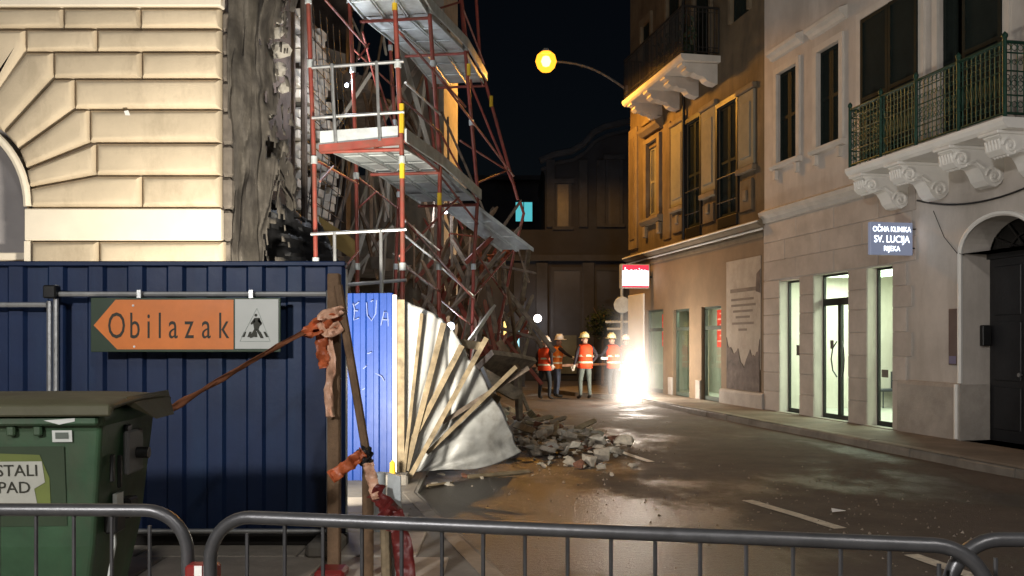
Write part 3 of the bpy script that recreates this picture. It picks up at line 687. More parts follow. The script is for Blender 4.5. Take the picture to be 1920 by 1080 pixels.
lamp('shop_light', 'AREA', (5.0, -.9, 2.8), 70, (.85, 1, .8), B, .8, (5, -.9, 0)); lamp('shop_light', 'AREA', (2.9, -1.2, 2.8), 60, (1, .95, .85), B, .8, (2.9, -1.2, 0))
for (xa, xb) in ((2.38, 3.0), (6.45, 6.95)):
    rp = MB(); rp.box((xa, -.22, 1.5), (xb, -.2, 2.46)); po = rp.build('red_reflection_panel', EM('red lit panel', (.75, .05, .03), 1.0), B)  # glowing panels added for the red sign reflections in the glass
    for k in range(6):
        r2 = MB(); z = 1.64 + k * .14; r2.box((xa + .05, -.198, z), (xb - .05 - .12 * (k % 2), -.196, z + .035)); r2.build('print_or_reflection_line', EM('pale lit stripe', (1, .45, .35), 1.0), po)
# wall poster in peeling layers, plinth, stone bench
pp = MB(); pp.box((.16, .0, 1.0), (1.98, .012, 3.6)); po = pp.build('wall_poster', m_poster, B); tag(po, 'tall pale peeling poster with faded lines of print')
pts = [(.2, .5), (1.95, .5), (1.95, 1.75)] + [(1.95 - 1.75 * k / 22, 1.62 - .35 * math.sin(k / 22 * 2.6) + .3 * fbm(k * .35, 9.3) + .06 * rnd.uniform(-1, 1)) for k in range(1, 22)] + [(.2, 1.7)]
pd = MB(); pd.prism(pts, lambda p: Vector((p[0], .013, p[1])), lambda p: Vector((p[0], .022, p[1]))); pd.build('torn_layer', m_posterdark, po)
for k, (xa, xb, z) in enumerate(((.4, 1.75, 2.82), (.5, 1.7, 2.62), (.4, 1.7, 2.48), (.55, 1.6, 2.34), (.7, 1.45, 2.2), (.5, 1.65, 2.05), (.85, 1.3, 1.9))):
    pl_ = MB(); pl_.box((xa, .0125, z), (xb, .0145, z + (.055 if k else .09))); pl_.build('print_or_reflection_line', m_fade, po)
pd = MB(); pd.prism([(.16, 2.75), (.4, 2.8), (.36, 3.2), (.16, 3.3)], lambda p: Vector((p[0], .013, p[1])), lambda p: Vector((p[0], .018, p[1]))); pd.build('torn_corner', m_posterdark, po)
pb = MB(); moulding(pb, .01, 2.3, [(0, 0), (.06, 0), (.06, .42), (.04, .47), (0, .48)]); pb.build('plinth', m_plinth, B)
pb = MB(); moulding(pb, 7.95, 9.41, [(0, 0), (.05, 0), (.05, .55), (.03, .6), (0, .61)]); pb.build('plinth', m_whitepaint, B)
# pale corner pier below the lit sign
p = raised(7.95, 9.43, .62, 3.15, .045, m_whitepaint, 'corner_pier', y=0)
S2 = empty('shop_sign', ORG, ANG, 'white lit box sign with red band on the corner of the ochre house', 'sign')
sb = MB(); sb.bbox((7.2, .1, 3.25), (7.42, 1.0, 3.98), .015); sb.build('sign_box', M('sign housing', (.5, .48, .46), .5), S2)
fb = MB(); fb.box((7.194, .14, 3.33), (7.199, .96, 3.78)); fb.build('lit_face', EM('white lit face', (1, .97, 1), 3.0), S2)
m_rb = EM('red lit band', (.75, .04, .08), .9)
fb = MB(); fb.box((7.194, .14, 3.78), (7.199, .96, 3.95)); fb.build('red_band', m_rb, S2)
fb = MB(); fb.box((7.194, .14, 3.28), (7.199, .96, 3.33)); fb.build('red_line', m_rb, S2)
lettering('bonita', .3, EM('white sign letters', (1, .97, 1), 3), S2, frame((7.192, .55, 3.76), (0, -1, 0), (0, 0, 1)), .95)
sb = MB(); sb.tube([(7.3, 0, 3.6), (7.3, .12, 3.6)], .03, 6); sb.build('bracket', m_blackmetal, S2)

# ------------------------------------------------------------------ the ruined cream building on the near corner
LY = 11.3; K = LY / FPX
L = empty('cream_building', (-3.6, LY, 0), 0, 'cream building with cushioned stone blocks round an arch, its street side torn open', 'building')
def lp(x, y): return Vector(((x - 960) * K + 3.6, CAM_H - (y - 640) * K))
def inset(poly, d):
    n = len(poly); c = sum(poly, Vector((0, 0))) / n; out_ = []
    lines = []
    for i in range(n):
        a = poly[i]; b = poly[(i + 1) % n]; t = (b - a).normalized(); nn = Vector((-t.y, t.x))
        if (c - a).dot(nn) < 0: nn = -nn
        lines.append((a + nn * d, t))
    for i in range(n):
        p, t = lines[i - 1]; q, s = lines[i]; den = t.x * s.y - t.y * s.x
        if abs(den) < 1e-6: out_.append(q); continue
        k = ((q.x - p.x) * s.y - (q.y - p.y) * s.x) / den; out_.append(p + t * k)
    return out_
def cushion(poly, mat=None, name='stone_block'):
    b = MB(); n = len(poly)
    ar = abs(sum(poly[i].x * poly[(i + 1) % n].y - poly[(i + 1) % n].x * poly[i].y for i in range(n))) / 2; pe = sum((poly[i] - poly[(i + 1) % n]).length for i in range(n))
    mi = min(.115, .8 * ar / pe)
    prof = [(.007, .02), (.007, -.03)] + [(.007 + (mi - .007) * (1 - math.cos(R(a))), -.03 - .1 * math.sin(R(a))) for a in (25, 45, 65, 90)]
    for d, y in prof:
        for p in inset(poly, d): b.v.append((p.x, y, p.y))
    for i in range(len(prof) - 1):
        for k in range(n): b.f.append((i * n + k, i * n + (k + 1) % n, (i + 1) * n + (k + 1) % n, (i + 1) * n + k))
    e = (len(prof) - 1) * n; b.f.append(tuple(range(e, e + n)))
    return b.build(name, mat or m_cream, L, True)
blocks = []
def rect(x0, x1, y0, y1): blocks.append([(x0, y0), (x1, y0), (x1, y1), (x0, y1)])
for a, b_ in ((-120, 0), (0, 125), (125, 268), (268, 418)): rect(a, b_, 20, 58)
for a, b_ in ((55, 187), (187, 418)): rect(a, b_, 59, 101)
for a, b_ in ((106, 270), (270, 418)): rect(a, b_, 101, 151)
rect(145, 418, 151, 208); rect(173, 418, 208, 270); rect(185, 418, 270, 331); rect(270, 418, 331, 391)
blocks += [[(-120, 59), (-40, 59), (-40, 195), (-85, 208), (-120, 208)], [(-40, 59), (55, 59), (55, 99), (0, 191), (-38, 218), (-40, 205)],
           [(55, 101), (106, 101), (106, 149), (12, 251), (-36, 218), (0, 194)][0:1] + [(106, 101), (106, 149), (12, 251), (-36, 219)],
           [(107, 151), (145, 151), (145, 207), (39, 282), (14, 252)], [(146, 208), (173, 208), (173, 269), (54, 318), (41, 284)],
           [(185, 271), (185, 330), (61, 353), (55, 320)], [(186, 331), (270, 331), (270, 391), (64, 391), (62, 354)]]
low = [(453, 505), (505, 560), (560, 615), (615, 670), (670, 725), (725, 780), (780, 835)]
for i, (a, b_) in enumerate(low):
    if i % 2 == 0: rect(64, 190, a, b_); rect(190, 424, a, b_)
    else: rect(64, 300, a, b_); rect(300, 424, a, b_)
def ordered(poly):
    c = sum(poly, Vector((0, 0))) / len(poly); return sorted(poly, key=lambda p: math.atan2(p.y - c.y, p.x - c.x))
for bl in blocks:
    for mir in (False, True):
        pts = [lp(-240 - x if mir else x, y) for x, y in bl]
        cushion(ordered(pts))
# band, frieze and wall above
def lband(x0, x1, y0, y1, d, mat, name):
    a = lp(x0, y1); c = lp(x1, y0); b = MB(); b.bbox((a.x, -d, a.y), (c.x, .02, c.y), .012); return b.build(name, mat, L)
lband(53, 419, 393, 452, .1, m_creamwhite, 'impost_band'); lband(-659, -293, 393, 452, .1, m_creamwhite, 'impost_band')
lband(-662, 421, -60, 18, .14, m_creamwhite, 'string_course')
zt = lp(0, -62).y
b = MB(); b.box((lp(-660, 0).x, .0, zt), (0, .4, 15)); b.build('upper_wall', m_cream, L)
# masonry behind the blocks (follows the arch in steps hidden under the voussoirs)
b = MB(); AC = lp(-120, 388); AR = 176 * K
z = 0; top = zt
b.box((AC.x + AR + .03, .0, 0), (-.02, .4, AC.y)); b.box((lp(-660, 0).x, .0, 0), (AC.x - AR - .03, .4, AC.y))
ns = 14
for i in range(ns):
    z0 = AC.y + (AR + .09) * i / ns; z1 = AC.y + (AR + .09) * (i + 1) / ns
    hx = math.sqrt(max(0, (AR + .09) ** 2 - (z0 - AC.y) ** 2))
    b.box((AC.x + hx, .0, z0), (-.02, .4, z1)); b.box((lp(-660, 0).x, .0, z0), (AC.x - hx, .4, z1))
b.box((lp(-660, 0).x, .0, AC.y + AR + .09), (-.02, .4, zt)); b.build('wall', m_joint, L)
am = MB(); am.tube([(AC.x + AR * math.cos(R(a)), -.05, AC.y + AR * math.sin(R(a))) for a in range(0, 181, 6)], .05, 8)
am.build('arch_moulding', m_creamwhite, L, True)
am = MB()
for i in range(30):
    a0, a1 = R(i * 6), R(i * 6 + 6); f = lambda a, y: (AC.x + (AR - .01) * math.cos(a), y, AC.y + (AR - .01) * math.sin(a))
    am.add([f(a0, -.04), f(a1, -.04), f(a1, .38), f(a0, .38)], [(0, 1, 2, 3)])
am.add([(AC.x + AR - .01, -.04, 0), (AC.x + AR - .01, .38, 0), (AC.x + AR - .01, .38, AC.y), (AC.x + AR - .01, -.04, AC.y)], [(0, 1, 2, 3)])
am.build('arch_reveal', m_creamwhite, L)
am = MB(); am.box((AC.x - AR - .1, .35, 0), (AC.x + AR + .1, .37, AC.y + AR + .1)); am.build('plaster_infill', m_greyplaster, L)
am = MB(); am.bbox((AC.x - AR, .1, lp(0, 486).y), (AC.x + AR - .03, .349, lp(0, 472).y), .01); am.build('sill', m_creamwhite, L)
am = MB(); am.box((AC.x - AR, .3, lp(0, 600).y), (AC.x + AR - .03, .348, lp(0, 487).y)); am.build('parapet_panel', m_joint, L)
am = MB(); a = lp(62, 391); c_ = lp(50, 492); am.box((c_.x, -.06, 0), (a.x, .0, lp(0, 453).y)); am.build('pier_edge', m_creamwhite, L)
am = MB(); a = lp(42, 385); c_ = lp(52, 448); am.bbox((a.x, .12, c_.y), (c_.x, .24, a.y), .01); am.build('wall_box', m_timberold, L)
# the little white mark on a block
am = MB(); a = lp(245, 222)
am.prism([(-.03, .06), (.02, .07), (.05, .0), (.01, -.06), (-.01, .0)], lambda p: Vector((a.x + p[0], -.124, a.y + p[1])), lambda p: Vector((a.x + p[0], -.112, a.y + p[1]))); am.build('chipped_mark', m_whitepaint, L)

# street side of that building: local frame with x out of the wall and y along the street
SIDE = -math.atan2(.151, .988)
LS = empty('street_side', (0, 0, 0), SIDE); LS.parent = L
def side(name, mb, mat, smooth=False): return mb.build(name, mat, LS, smooth)
# corner stones returning into the street
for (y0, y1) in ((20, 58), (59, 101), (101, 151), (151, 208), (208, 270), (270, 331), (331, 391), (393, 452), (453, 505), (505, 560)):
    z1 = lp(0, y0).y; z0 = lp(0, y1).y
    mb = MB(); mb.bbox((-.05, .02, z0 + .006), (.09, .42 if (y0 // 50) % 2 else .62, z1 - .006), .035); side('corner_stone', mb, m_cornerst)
mb = MB(); mb.box((-.4, .0, 0), (-.01, 2.35, 15)); side('wall_stub', mb, m_ruin)
# broken edge of the wall, uneven teeth
for k in range(34):
    z = k * .36; wd = .05 + .22 * abs(fbm(k * .7, 3.1)); mb = MB(); mb.bbox((-.38, 2.35, z), (-.02 - rnd.uniform(0, .05), 2.35 + wd, z + .35), .03); side('broken_masonry', mb, m_ruinpale if k % 3 == 0 else m_ruin)
# inner rooms laid open
mb = MB(); mb.box((-5.0, 2.4, 0), (-4.8, 13.2, 11)); side('inner_wall', mb, m_ruin)
for z in (3.4, 7.2, 10.8):
    mb = MB()
    def fl(u, v, z=z): 
        e = -.6 - 1.6 * abs(fbm(v * 4 + z, 1.7)) if z < 10 else -.3
        return Vector((-4.8 + (4.8 + e) * u, 2.4 + 10.8 * v, z + .05 * fbm(u * 3, v * 9, z)))
    o = mb.grid(fl, 6, 26).build('floor_slab', m_ruinfloor, LS, thick=.28)
for yy in (5.6, 8.8):
    mb = MB(); mb.box((-4.8, yy, 0), (-1.3 - rnd.random(), yy + .3, 10.7)); side('cross_wall', mb, m_ruin)
# far pier still standing, pale in the light
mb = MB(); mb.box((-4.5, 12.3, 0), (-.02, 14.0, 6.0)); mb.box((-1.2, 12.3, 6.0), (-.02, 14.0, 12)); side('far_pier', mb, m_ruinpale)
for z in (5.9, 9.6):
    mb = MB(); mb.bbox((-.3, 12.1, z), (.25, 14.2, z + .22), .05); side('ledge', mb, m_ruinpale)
# white bricks laid bare beside the scaffold, courses of separate bricks
nb = 0
for r in range(24):
    for c in range(6):
        y = 2.45 + c * .3 + (.15 if r % 2 else 0); z = 3.05 + r * .155
        if y > 4.3 - .05 * abs(r - 10) or fbm(y * 2, z * 2, 4) < -.2 or rnd.random() < .1: continue
        mb = MB(); mb.bbox((-.3, y + .012, z + .012), (-.04 + rnd.uniform(-.02, .03), y + .288, z + .143), .008); side('brick', mb, m_whitebrick); nb += 1
# steel lattice hanging before the bricks
mb = MB()
for k in range(6):
    y0 = 2.4 + k * .3; mb.tube([(.06, y0, 2.9), (.1, y0 + .5, 4.6), (.07, y0 + .15, 6.9)], .01, 5)
for k in range(9): z = 2.95 + k * .42; mb.tube([(.08, 2.4, z + .1), (.1, 4.2, z - .12)], .008, 5)
side('steel_lattice', mb, m_iron)
mb = MB(); mb.tube([(.2, 2.2, 2.4), (.16, 2.22, 9)], .05, 7); mb.tube([(.3, 2.3, 2.4), (.2, 2.33, 9)], .03, 6); side('drainpipe', mb, m_ruin)

# dust sheet hanging at the corner
def sheet_fn(u, v):
    z = 8.6 - 6.3 * v
    wd = .78 - .12 * v + .09 * math.sin(v * 21) * v + .12 * fbm(v * 5, 2.2)
    if v > .83: wd *= 1 - (v - .83) * 1.3
    x = -3.53 + wd * u; y = 11.38 + .05 * math.sin(u * 12 + v * 9 + 5 * fbm(u * .7, v * 2.4, 1)) - .16 * abs(fbm(u * 3 + v * 4, v * 5 - u * 2, 3.3)) + .02 * math.sin(u * 43 + 6 * fbm(u, v * 1.6, 5)) + .09 * fbm(u * 6, v * 1.5, 6) + .25 * u
    return Vector((x + .05 * fbm(u * 2, v * 6, 9), y, z))
shb_ = MB().grid(sheet_fn, 44, 90)
def torn(i):
    u = (i // 90) / 44; v = (i % 90) / 90
    return u > .62 + .3 * abs(fbm(v * 7, 4.4)) and fbm(u * 8, v * 26, 2.0) > -.12 or (v > .3 and u > .5 and fbm(u * 5, v * 12, 7.7) > .34)
shb_.f = [f for i, f in enumerate(shb_.f) if not torn(i)]
o = shb_.build('dust_sheet', m_sheet, None, True, .006)
tag(o, 'grey torn dust sheet hanging in folds between the cream corner and the scaffold', 'sheet')
def flap(name, pts, mat, label, cat, n=14, amp=.06, seed=0):
    """a crumpled sheet through four corners"""
    a, b, c, d = [Vector(p) for p in pts]
    def fn(u, v):
        p = a.lerp(b, u).lerp(d.lerp(c, u), v); nn = (b - a).cross(d - a).normalized()
        return p + nn * amp * fbm(u * 3.3 + seed, v * 3.3, seed)
    o = MB().grid(fn, n, n).build(name, mat, None, True, .006); tag(o, label, cat); return o
flap('fallen_tarpaulin', [P(495, 365, 12.1), P(600, 420, 12.3), P(640, 500, 12.3), P(495, 500, 12.1)], m_black, 'black tarpaulin slumped above the blue fence beside the red scaffold pole', 'tarpaulin', 18, .3, 3)
flap('torn_canopy', [P(548, 395, 12.0), P(480, 250, 11.9), P(545, 270, 12.2), P(556, 392, 12.2)], m_sheet, 'pale torn strip of sheet pointing down above the black tarpaulin', 'sheet', 14, .12, 5)
for k, (x, y, s) in enumerate(((498, 60, 22), (505, 95, 26), (500, 130, 22), (512, 165, 16), (478, 215, 20), (505, 35, 18))):
    bm = bmesh.new(); bmesh.ops.create_icosphere(bm, subdivisions=2, radius=1); p = P(x + 20, y, 11.75); r = s * 11.75 / FPX * .75
    for v in bm.verts:
        v.co = p + Vector((v.co.x * r, v.co.y * r * .5, v.co.z * r * .8)) * (1 + .5 * fbm(v.co.x * 2 + k, v.co.y * 2, v.co.z * 2))
    o = MB().bm(bm).build('loose_plaster', m_ruinpale, None); tag(o, 'lump of loose pale plaster clinging to the torn sheet edge', 'plaster', 'plaster lumps on the torn sheet edge')
bd = MB(); a = P(598, 405, 12.9); c = P(668, 452, 13.4); d = (c - a)
bd.prism([(0, 0), (1, 0), (1, 1), (0, 1)], lambda p: a + d * p[0] + Vector((0, 0, -.3 * p[1])), lambda p: a + d * p[0] + Vector((0, .04, -.3 * p[1])))
o = bd.build('loose_board', M('yellow brown board', (.28, .2, .07), .8), None); tag(o, 'yellow brown loose board hanging behind the scaffold railing', 'board')

# ------------------------------------------------------------------ buildings at the end of the street
C = empty('corner_house', (0, 38, 0), 0, 'dark brown rounded corner house with cornice at the end of the street', 'building')
def rounded(x0, x1, yb, r, z0, z1, grow=0.0):
    """plan with a quarter round at its near corner"""
    pts = []
    for a in range(180, 271, 9): pts.append((x0 + r + (r + grow) * math.cos(R(a)), r + (r + grow) * math.sin(R(a))))
    pts += [(x1, -grow), (x1, yb), (x0 - grow, yb)]
    b = MB(); b.prism(pts, lambda p: Vector((p[0], p[1], z0)), lambda p: Vector((p[0], p[1], z1))); return b
def cpx(x, y): q = P(x, y, 38.0); return (q.x, q.z)
top = [cpx(1012, 302), cpx(1040, 290), cpx(1072, 284), cpx(1095, 270), cpx(1112, 250), cpx(1135, 238), cpx(1180, 228), cpx(1320, 224)]
wallp = [cpx(1022, 431), cpx(1022, 330)] + [(x + .1, z - .25) for x, z in top] + [cpx(1320, 431)]
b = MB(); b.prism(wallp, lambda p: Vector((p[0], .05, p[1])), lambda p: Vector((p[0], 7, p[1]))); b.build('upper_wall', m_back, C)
b = MB(); b.tube([(x, -.06, z) for x, z in top], .14, 8); b.build('scrolled_cornice', m_backtrim, C, True)
b = MB(); b.tube([(x + .06, .0, z - .36) for x, z in top], .08, 8); b.build('scrolled_cornice', m_backtrim, C, True)
for x0, x1, y0, y1 in ((1045, 1066, 345, 425), (1140, 1162, 300, 420)):
    a, z1 = cpx(x0, y0); c, z0 = cpx(x1, y1); b = MB(); b.box((a, -.02, z0), (c, .04, z1)); wn = b.build('window', m_backdark, C)
    b = MB(); b.box((a - .12, -.08, z0), (a - .003, .04, z1)); b.box((c + .003, -.08, z0), (c + .12, .04, z1)); b.box((a - .2, -.14, z1 + .003), (c + .2, .04, z1 + .2)); b.box((a - .2, -.14, z0 - .14), (c + .2, .04, z0 - .003)); b.build('frame', m_backtrim, wn)
for x in (1024, 1085, 1118): a, z1 = cpx(x, 300); b = MB(); b.bbox((a, -.12, 6.42), (a + .38, .04, z1), .03); b.build('pilaster', m_backtrim, C)
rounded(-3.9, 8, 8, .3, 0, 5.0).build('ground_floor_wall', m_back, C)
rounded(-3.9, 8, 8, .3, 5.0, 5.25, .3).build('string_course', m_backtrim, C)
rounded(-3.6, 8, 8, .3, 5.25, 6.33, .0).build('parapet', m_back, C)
for xa, xb in ((1.75, 2.85), (3.55, 4.6), (-1.6, -.5), (-3.2, -2.2)):
    b = MB(); b.box((xa, -.06, .3), (xb, -.02, 4.6)); o = b.build('shop_opening', m_backdark, C)
    b = MB(); b.box((xa - .12, -.1, .3), (xa - .003, .0, 4.75)); b.box((xb + .003, -.1, .3), (xb + .12, 0, 4.75)); b.box((xa - .003, -.1, 4.603), (xb + .003, 0, 4.75)); b.box((xa, -.085, 2.6), (xb, -.061, 2.72)); b.build('shop_frame', m_backtrim, o)
for x in (.3, 1.25, 3.2, 5.0):
    b = MB(); b.bbox((x - .25, -.16, 0), (x + .25, .0, 4.95), .03); b.build('pilaster', m_backtrim, C)
b = MB(); b.box((2.0, -.09, .3), (2.7, -.062, 1.9)); b.build('green_shutter', M('dull green shutter', (.14, .15, .12), .7), C)  # shutter in a paler green than the openings
wl = empty('wall_lamp', (0, 0, 0), 0, 'small round white wall lamp glowing beside the workers', 'lamp')
p = P(1008, 597, 37.3); b = MB(); b.lathe([(0, -.17), (.12, -.12), (.17, 0), (.12, .12), (0, .17)], p, 12); b.build('globe', EM('wall lamp glow', (1, .93, .85), 9), wl, True)
b = MB(); b.tube([p + Vector((0, .15, .1)), p + Vector((0, .68, .1))], .03, 6); b.build('bracket', m_blackmetal, wl)
lamp('wall_lamp_light', 'POINT', p + Vector((0, -.3, 0)), 30, (1, .85, .7), wl, .15)

D = empty('rear_building', (-1, 54, 0), 0, 'low dark building far behind with one teal lit window', 'building')
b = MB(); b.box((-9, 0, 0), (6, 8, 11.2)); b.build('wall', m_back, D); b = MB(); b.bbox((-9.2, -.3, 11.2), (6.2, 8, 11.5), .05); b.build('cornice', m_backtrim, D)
a = P(967, 379, 53.9); c = P(998, 415, 53.9)
b = MB(); b.box((a.x + 1, -.06, c.z), (c.x + 1, -.02, a.z)); wn = b.build('window', EM('teal lit window', (.09, .5, .55), 1.0), D); tag(wn, 'teal lit window')
b = MB(); t = .05; b.box((a.x + 1 - t, -.1, c.z), (a.x + 1 - .002, 0, a.z)); b.box((c.x + 1 + .002, -.1, c.z), (c.x + 1 + t, 0, a.z)); b.box((a.x + 1 - t, -.1, a.z + .002), (c.x + 1 + t, 0, a.z + t)); b.box((a.x + 1 - t, -.1, c.z - t), (c.x + 1 + t, 0, c.z - .002)); b.build('frame', m_iron, wn)
b = MB(); b.box((a.x + 1.45, -.09, c.z), (a.x + 1.5, -.062, a.z)); b.build('mullion', M('teal frame', (.06, .25, .28), .5), wn)
for k in range(4):
    for j in range(3):
        x = -7.6 + k * 2.1
        if abs(x + .3) < 1.0 and j == 2: continue
        b = MB(); b.box((x - .5, -.05, 1.4 + j * 3.3), (x + .5, -.01, 3.3 + j * 3.3)); b.build('window', m_backdark, D)
# strips of coloured light in the lane beyond the wreck: two lit doorway edges
for (x, y0, y1, cc, s, lab) in ((947, 602, 690, (1, .78, .25), 1.5, 'narrow yellow lit doorway edge seen past the wrecked scaffold'), (971, 612, 678, (.35, .8, 1), 1.3, 'narrow blue lit doorway edge between the wreck and the workers')):
    t = empty('lit_doorway', (P(x, 640, 33).x, 33, 0), 0, lab, 'doorway', 'lit doorways in the lane')
    z1 = P(x, y0, 33).z; z0 = P(x, y1, 33).z
    b = MB(); b.box((-.05, -.02, z0), (.05, .0, z1)); b.build('lit_strip', EM('strip glow', cc, s), t)
    b = MB(); b.box((-.25, .001, 0), (.25, .1, z1 + .2)); b.build('door_jamb', m_backdark, t)

# ------------------------------------------------------------------ street lamp on its bracket
def street_lamp(p, wall, label, power, color, em, group='street lamps on wall brackets', soft=.25, kind='SPOT', bulb=None):
    t = empty('street_lamp', (0, 0, 0), 0, label, 'street lamp', group)
    p = Vector(p); wall = Vector(wall); b = MB(); n = 12
    b.tube([wall.lerp(p, k / n) + Vector((0, 0, (.28 * math.sin(math.pi * k / n)))) for k in range(n + 1)], .035, 7); b.build('bracket_arm', m_galv, t, True)
    b = MB(); b.lathe([(0, .4), (.08, .38), (.14, .3), (.15, .26)], p, 18); b.build('hood', m_galvdull, t, True)
    b = MB(); b.lathe([(0, -.33), (.15, -.3), (.26, -.19), (.32, 0), (.27, .18), (.15, .28), (0, .3)], p, 18); b.build('globe', em, t, True)
    if bulb: b = MB(); b.lathe([(0, -.17), (.1, -.13), (.15, 0), (.1, .13), (0, .17)], p, 14); b.build('bulb', bulb, t, True)
    b = MB(); b.bbox(wall - Vector((.08, .06, .16)), wall + Vector((.08, .06, .16)), .01); b.build('wall_plate', m_galvdull, t)
    lamp('lamp_light', kind, p - Vector((0, 0, .4)), power, color, t, soft, p - Vector((0, 0, 5)), R(170), .15)
    return t
def amber_glass():
    m, n, b = new_mat('amber lamp glass'); N = n.nodes; Lk = n.links; N.remove(b)
    t = N.new('ShaderNodeBsdfTransparent'); e = N.new('ShaderNodeEmission'); e.inputs[0].default_value = (1, .42, .03, 1); e.inputs[1].default_value = 1.5
    a = N.new('ShaderNodeAddShader'); Lk.new(t.outputs[0], a.inputs[0]); Lk.new(e.outputs[0], a.inputs[1]); Lk.new(a.outputs[0], N['Material Output'].inputs[0]); t.inputs[0].default_value = (.6, .4, .2, 1); return m
SOD = (1, .46, .07)
street_lamp((1.02, 27.2, 10.05), (3.75, 29.3, 9.75), 'glowing yellow street lamp on a thin curved arm above the street', 2000, SOD, amber_glass(), bulb=EM('sodium bulb', (1, .75, .3), 14))

# white blaze of unknown source at the kerb; its shape is made up
BL = Vector((3.17, 24.6, 0))
FL = empty('glare', BL, 0, 'blinding white blaze of unknown source at the kerb in front of the corner house', 'light')
bm = bmesh.new(); bmesh.ops.create_icosphere(bm, subdivisions=4, radius=1)
for v in bm.verts:
    c = v.co.copy(); h = (c.z + 1) / 2
    rr = (.24 * (1 - h) ** .6 + .04) * (1 + .45 * fbm(c.x * 2, c.y * 2, c.z * 2.2 + 3))
    a = math.atan2(c.y, c.x); q = math.hypot(c.x, c.y) ** .5
    v.co = Vector((math.cos(a) * rr * q + .08 * math.sin(h * 5), math.sin(a) * rr * q, h * 1.1 + .02))
MB().bm(bm).build('glare_core', EM('white flame', (1, .95, .88), 9), FL, True)
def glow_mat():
    m, n, b = new_mat('bloom glow'); N = n.nodes; Lk = n.links; N.remove(b)
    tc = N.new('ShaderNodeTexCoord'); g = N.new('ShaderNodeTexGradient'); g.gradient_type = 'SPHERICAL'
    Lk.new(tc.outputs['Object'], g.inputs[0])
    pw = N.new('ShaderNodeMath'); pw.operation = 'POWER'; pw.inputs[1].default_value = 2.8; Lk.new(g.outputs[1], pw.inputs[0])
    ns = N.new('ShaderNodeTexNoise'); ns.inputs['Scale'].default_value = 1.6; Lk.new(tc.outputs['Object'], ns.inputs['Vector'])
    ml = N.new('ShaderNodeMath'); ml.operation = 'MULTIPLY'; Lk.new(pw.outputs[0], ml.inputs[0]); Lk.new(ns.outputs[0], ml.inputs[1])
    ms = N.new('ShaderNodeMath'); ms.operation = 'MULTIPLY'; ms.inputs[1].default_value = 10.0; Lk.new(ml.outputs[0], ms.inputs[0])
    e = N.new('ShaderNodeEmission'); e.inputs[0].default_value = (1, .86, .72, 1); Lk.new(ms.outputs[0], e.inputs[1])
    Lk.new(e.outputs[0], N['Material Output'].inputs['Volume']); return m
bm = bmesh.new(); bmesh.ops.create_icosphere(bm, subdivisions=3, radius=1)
o = MB().bm(bm).build('bloom_glow', glow_mat(), FL); o.location = (.12, 0, .4); o.scale = (1.15, 1.15, 3.0)  # emissive volume added for the soft bloom round the bright core
lamp('glare_light', 'POINT', (0, -.25, 1.1), 360, (1, .9, .78), FL, .35)

# ------------------------------------------------------------------ scaffold along the torn street side
SC = empty('scaffolding', (-1.4, 11, 0), 0, 'red steel scaffold with silver decks, its far end buckled and collapsing', 'scaffolding')
def scb(name, mb, mat, parent=SC, smooth=True):
    o = mb.build(name, mat, parent, smooth)
    if parent is SC: o.location = (1.4, -11, 0)
    return o
INW = Vector((-1.02, .156, 0))
outer = [[(754, 640, 11.0), (755, 500, 11.0), (754, 300, 11.0), (746, 120, 11.0), (740, 0, 11.0), (732, -160, 11.0)],
         [(823, 700, 13.05), (823, 500, 13.05), (825, 300, 13.05), (812, 120, 13.05), (805, 20, 13.05), (795, -160, 13.05)],
         [(884, 690, 15.1), (888, 500, 15.1), (896, 365, 15.1), (884, 230, 15.1), (872, 90, 15.1), (858, -80, 15.1)]]
inner = [[(600, 640, 11.15), (592, 490, 11.15), (589, 300, 11.15), (582, 120, 11.15), (578, 0, 11.15), (572, -160, 11.15)],
         [(672, 700, 13.2), (670, 500, 13.2), (668, 330, 13.2), (662, 130, 13.2), (655, 0, 13.2), (650, -160, 13.2)],
         [(740, 690, 15.25), (742, 500, 15.25), (748, 365, 15.25), (740, 230, 15.25), (732, 90, 15.25), (722, -80, 15.25)]]
def pole(pts, r=.03, name='pole', mat=None):
    pts = [P(*q) for q in pts]; p0 = pts[0].copy(); p0.z = 0
    b = MB(); b.tube([p0] + pts, r, 10); o = scb(name, b, mat or m_scred)
    for q in pts[1:-1]:
        c = MB(); c.lathe([(r, -.05), (r + .014, -.045), (r + .014, .045), (r, .05)], q, 10); cc = c.build('coupler', m_galvdull, o, True)
    return o
for q in outer: pole(q)
for q in inner: pole(q, .028)
# the fourth frame has buckled outwards
b = MB(); b.tube([P(893, -40, 17.2), P(893, 0, 17.2), P(902, 140, 17.2), P(909, 150, 17.2), P(971, 375, 17.2)], .03, 9); scb('buckled_pole', b, m_scred)
b = MB(); b.tube([P(770, -40, 17.35), P(800, 160, 17.3), P(820, 330, 17.3), P(868, 430, 17.4)], .028, 8); scb('buckled_pole', b, m_scred)
b = MB(); b.tube([P(860, -60, 17.0), P(884, 160, 17.0), P(925, 260, 17.0), P(962, 345, 17.1)], .022, 8); scb('brace', b, m_scred)
b = MB(); b.tube([P(975, 378, 17.2), P(982, 400, 17.3), P(965, 470, 17.2), P(938, 600, 17.0), P(928, 690, 16.9)], .028, 8); scb('buckled_pole', b, m_scred)
b = MB(); b.tube([P(970, 462, 17.2), P(992, 530, 17.2)], .02, 7); scb('brace', b, m_splint)
def tube(a, c, r=.02, mat=None, name='brace'):
    b = MB(); b.tube([P(*a), P(*c)], r, 8); return scb(name, b, mat or m_scred)
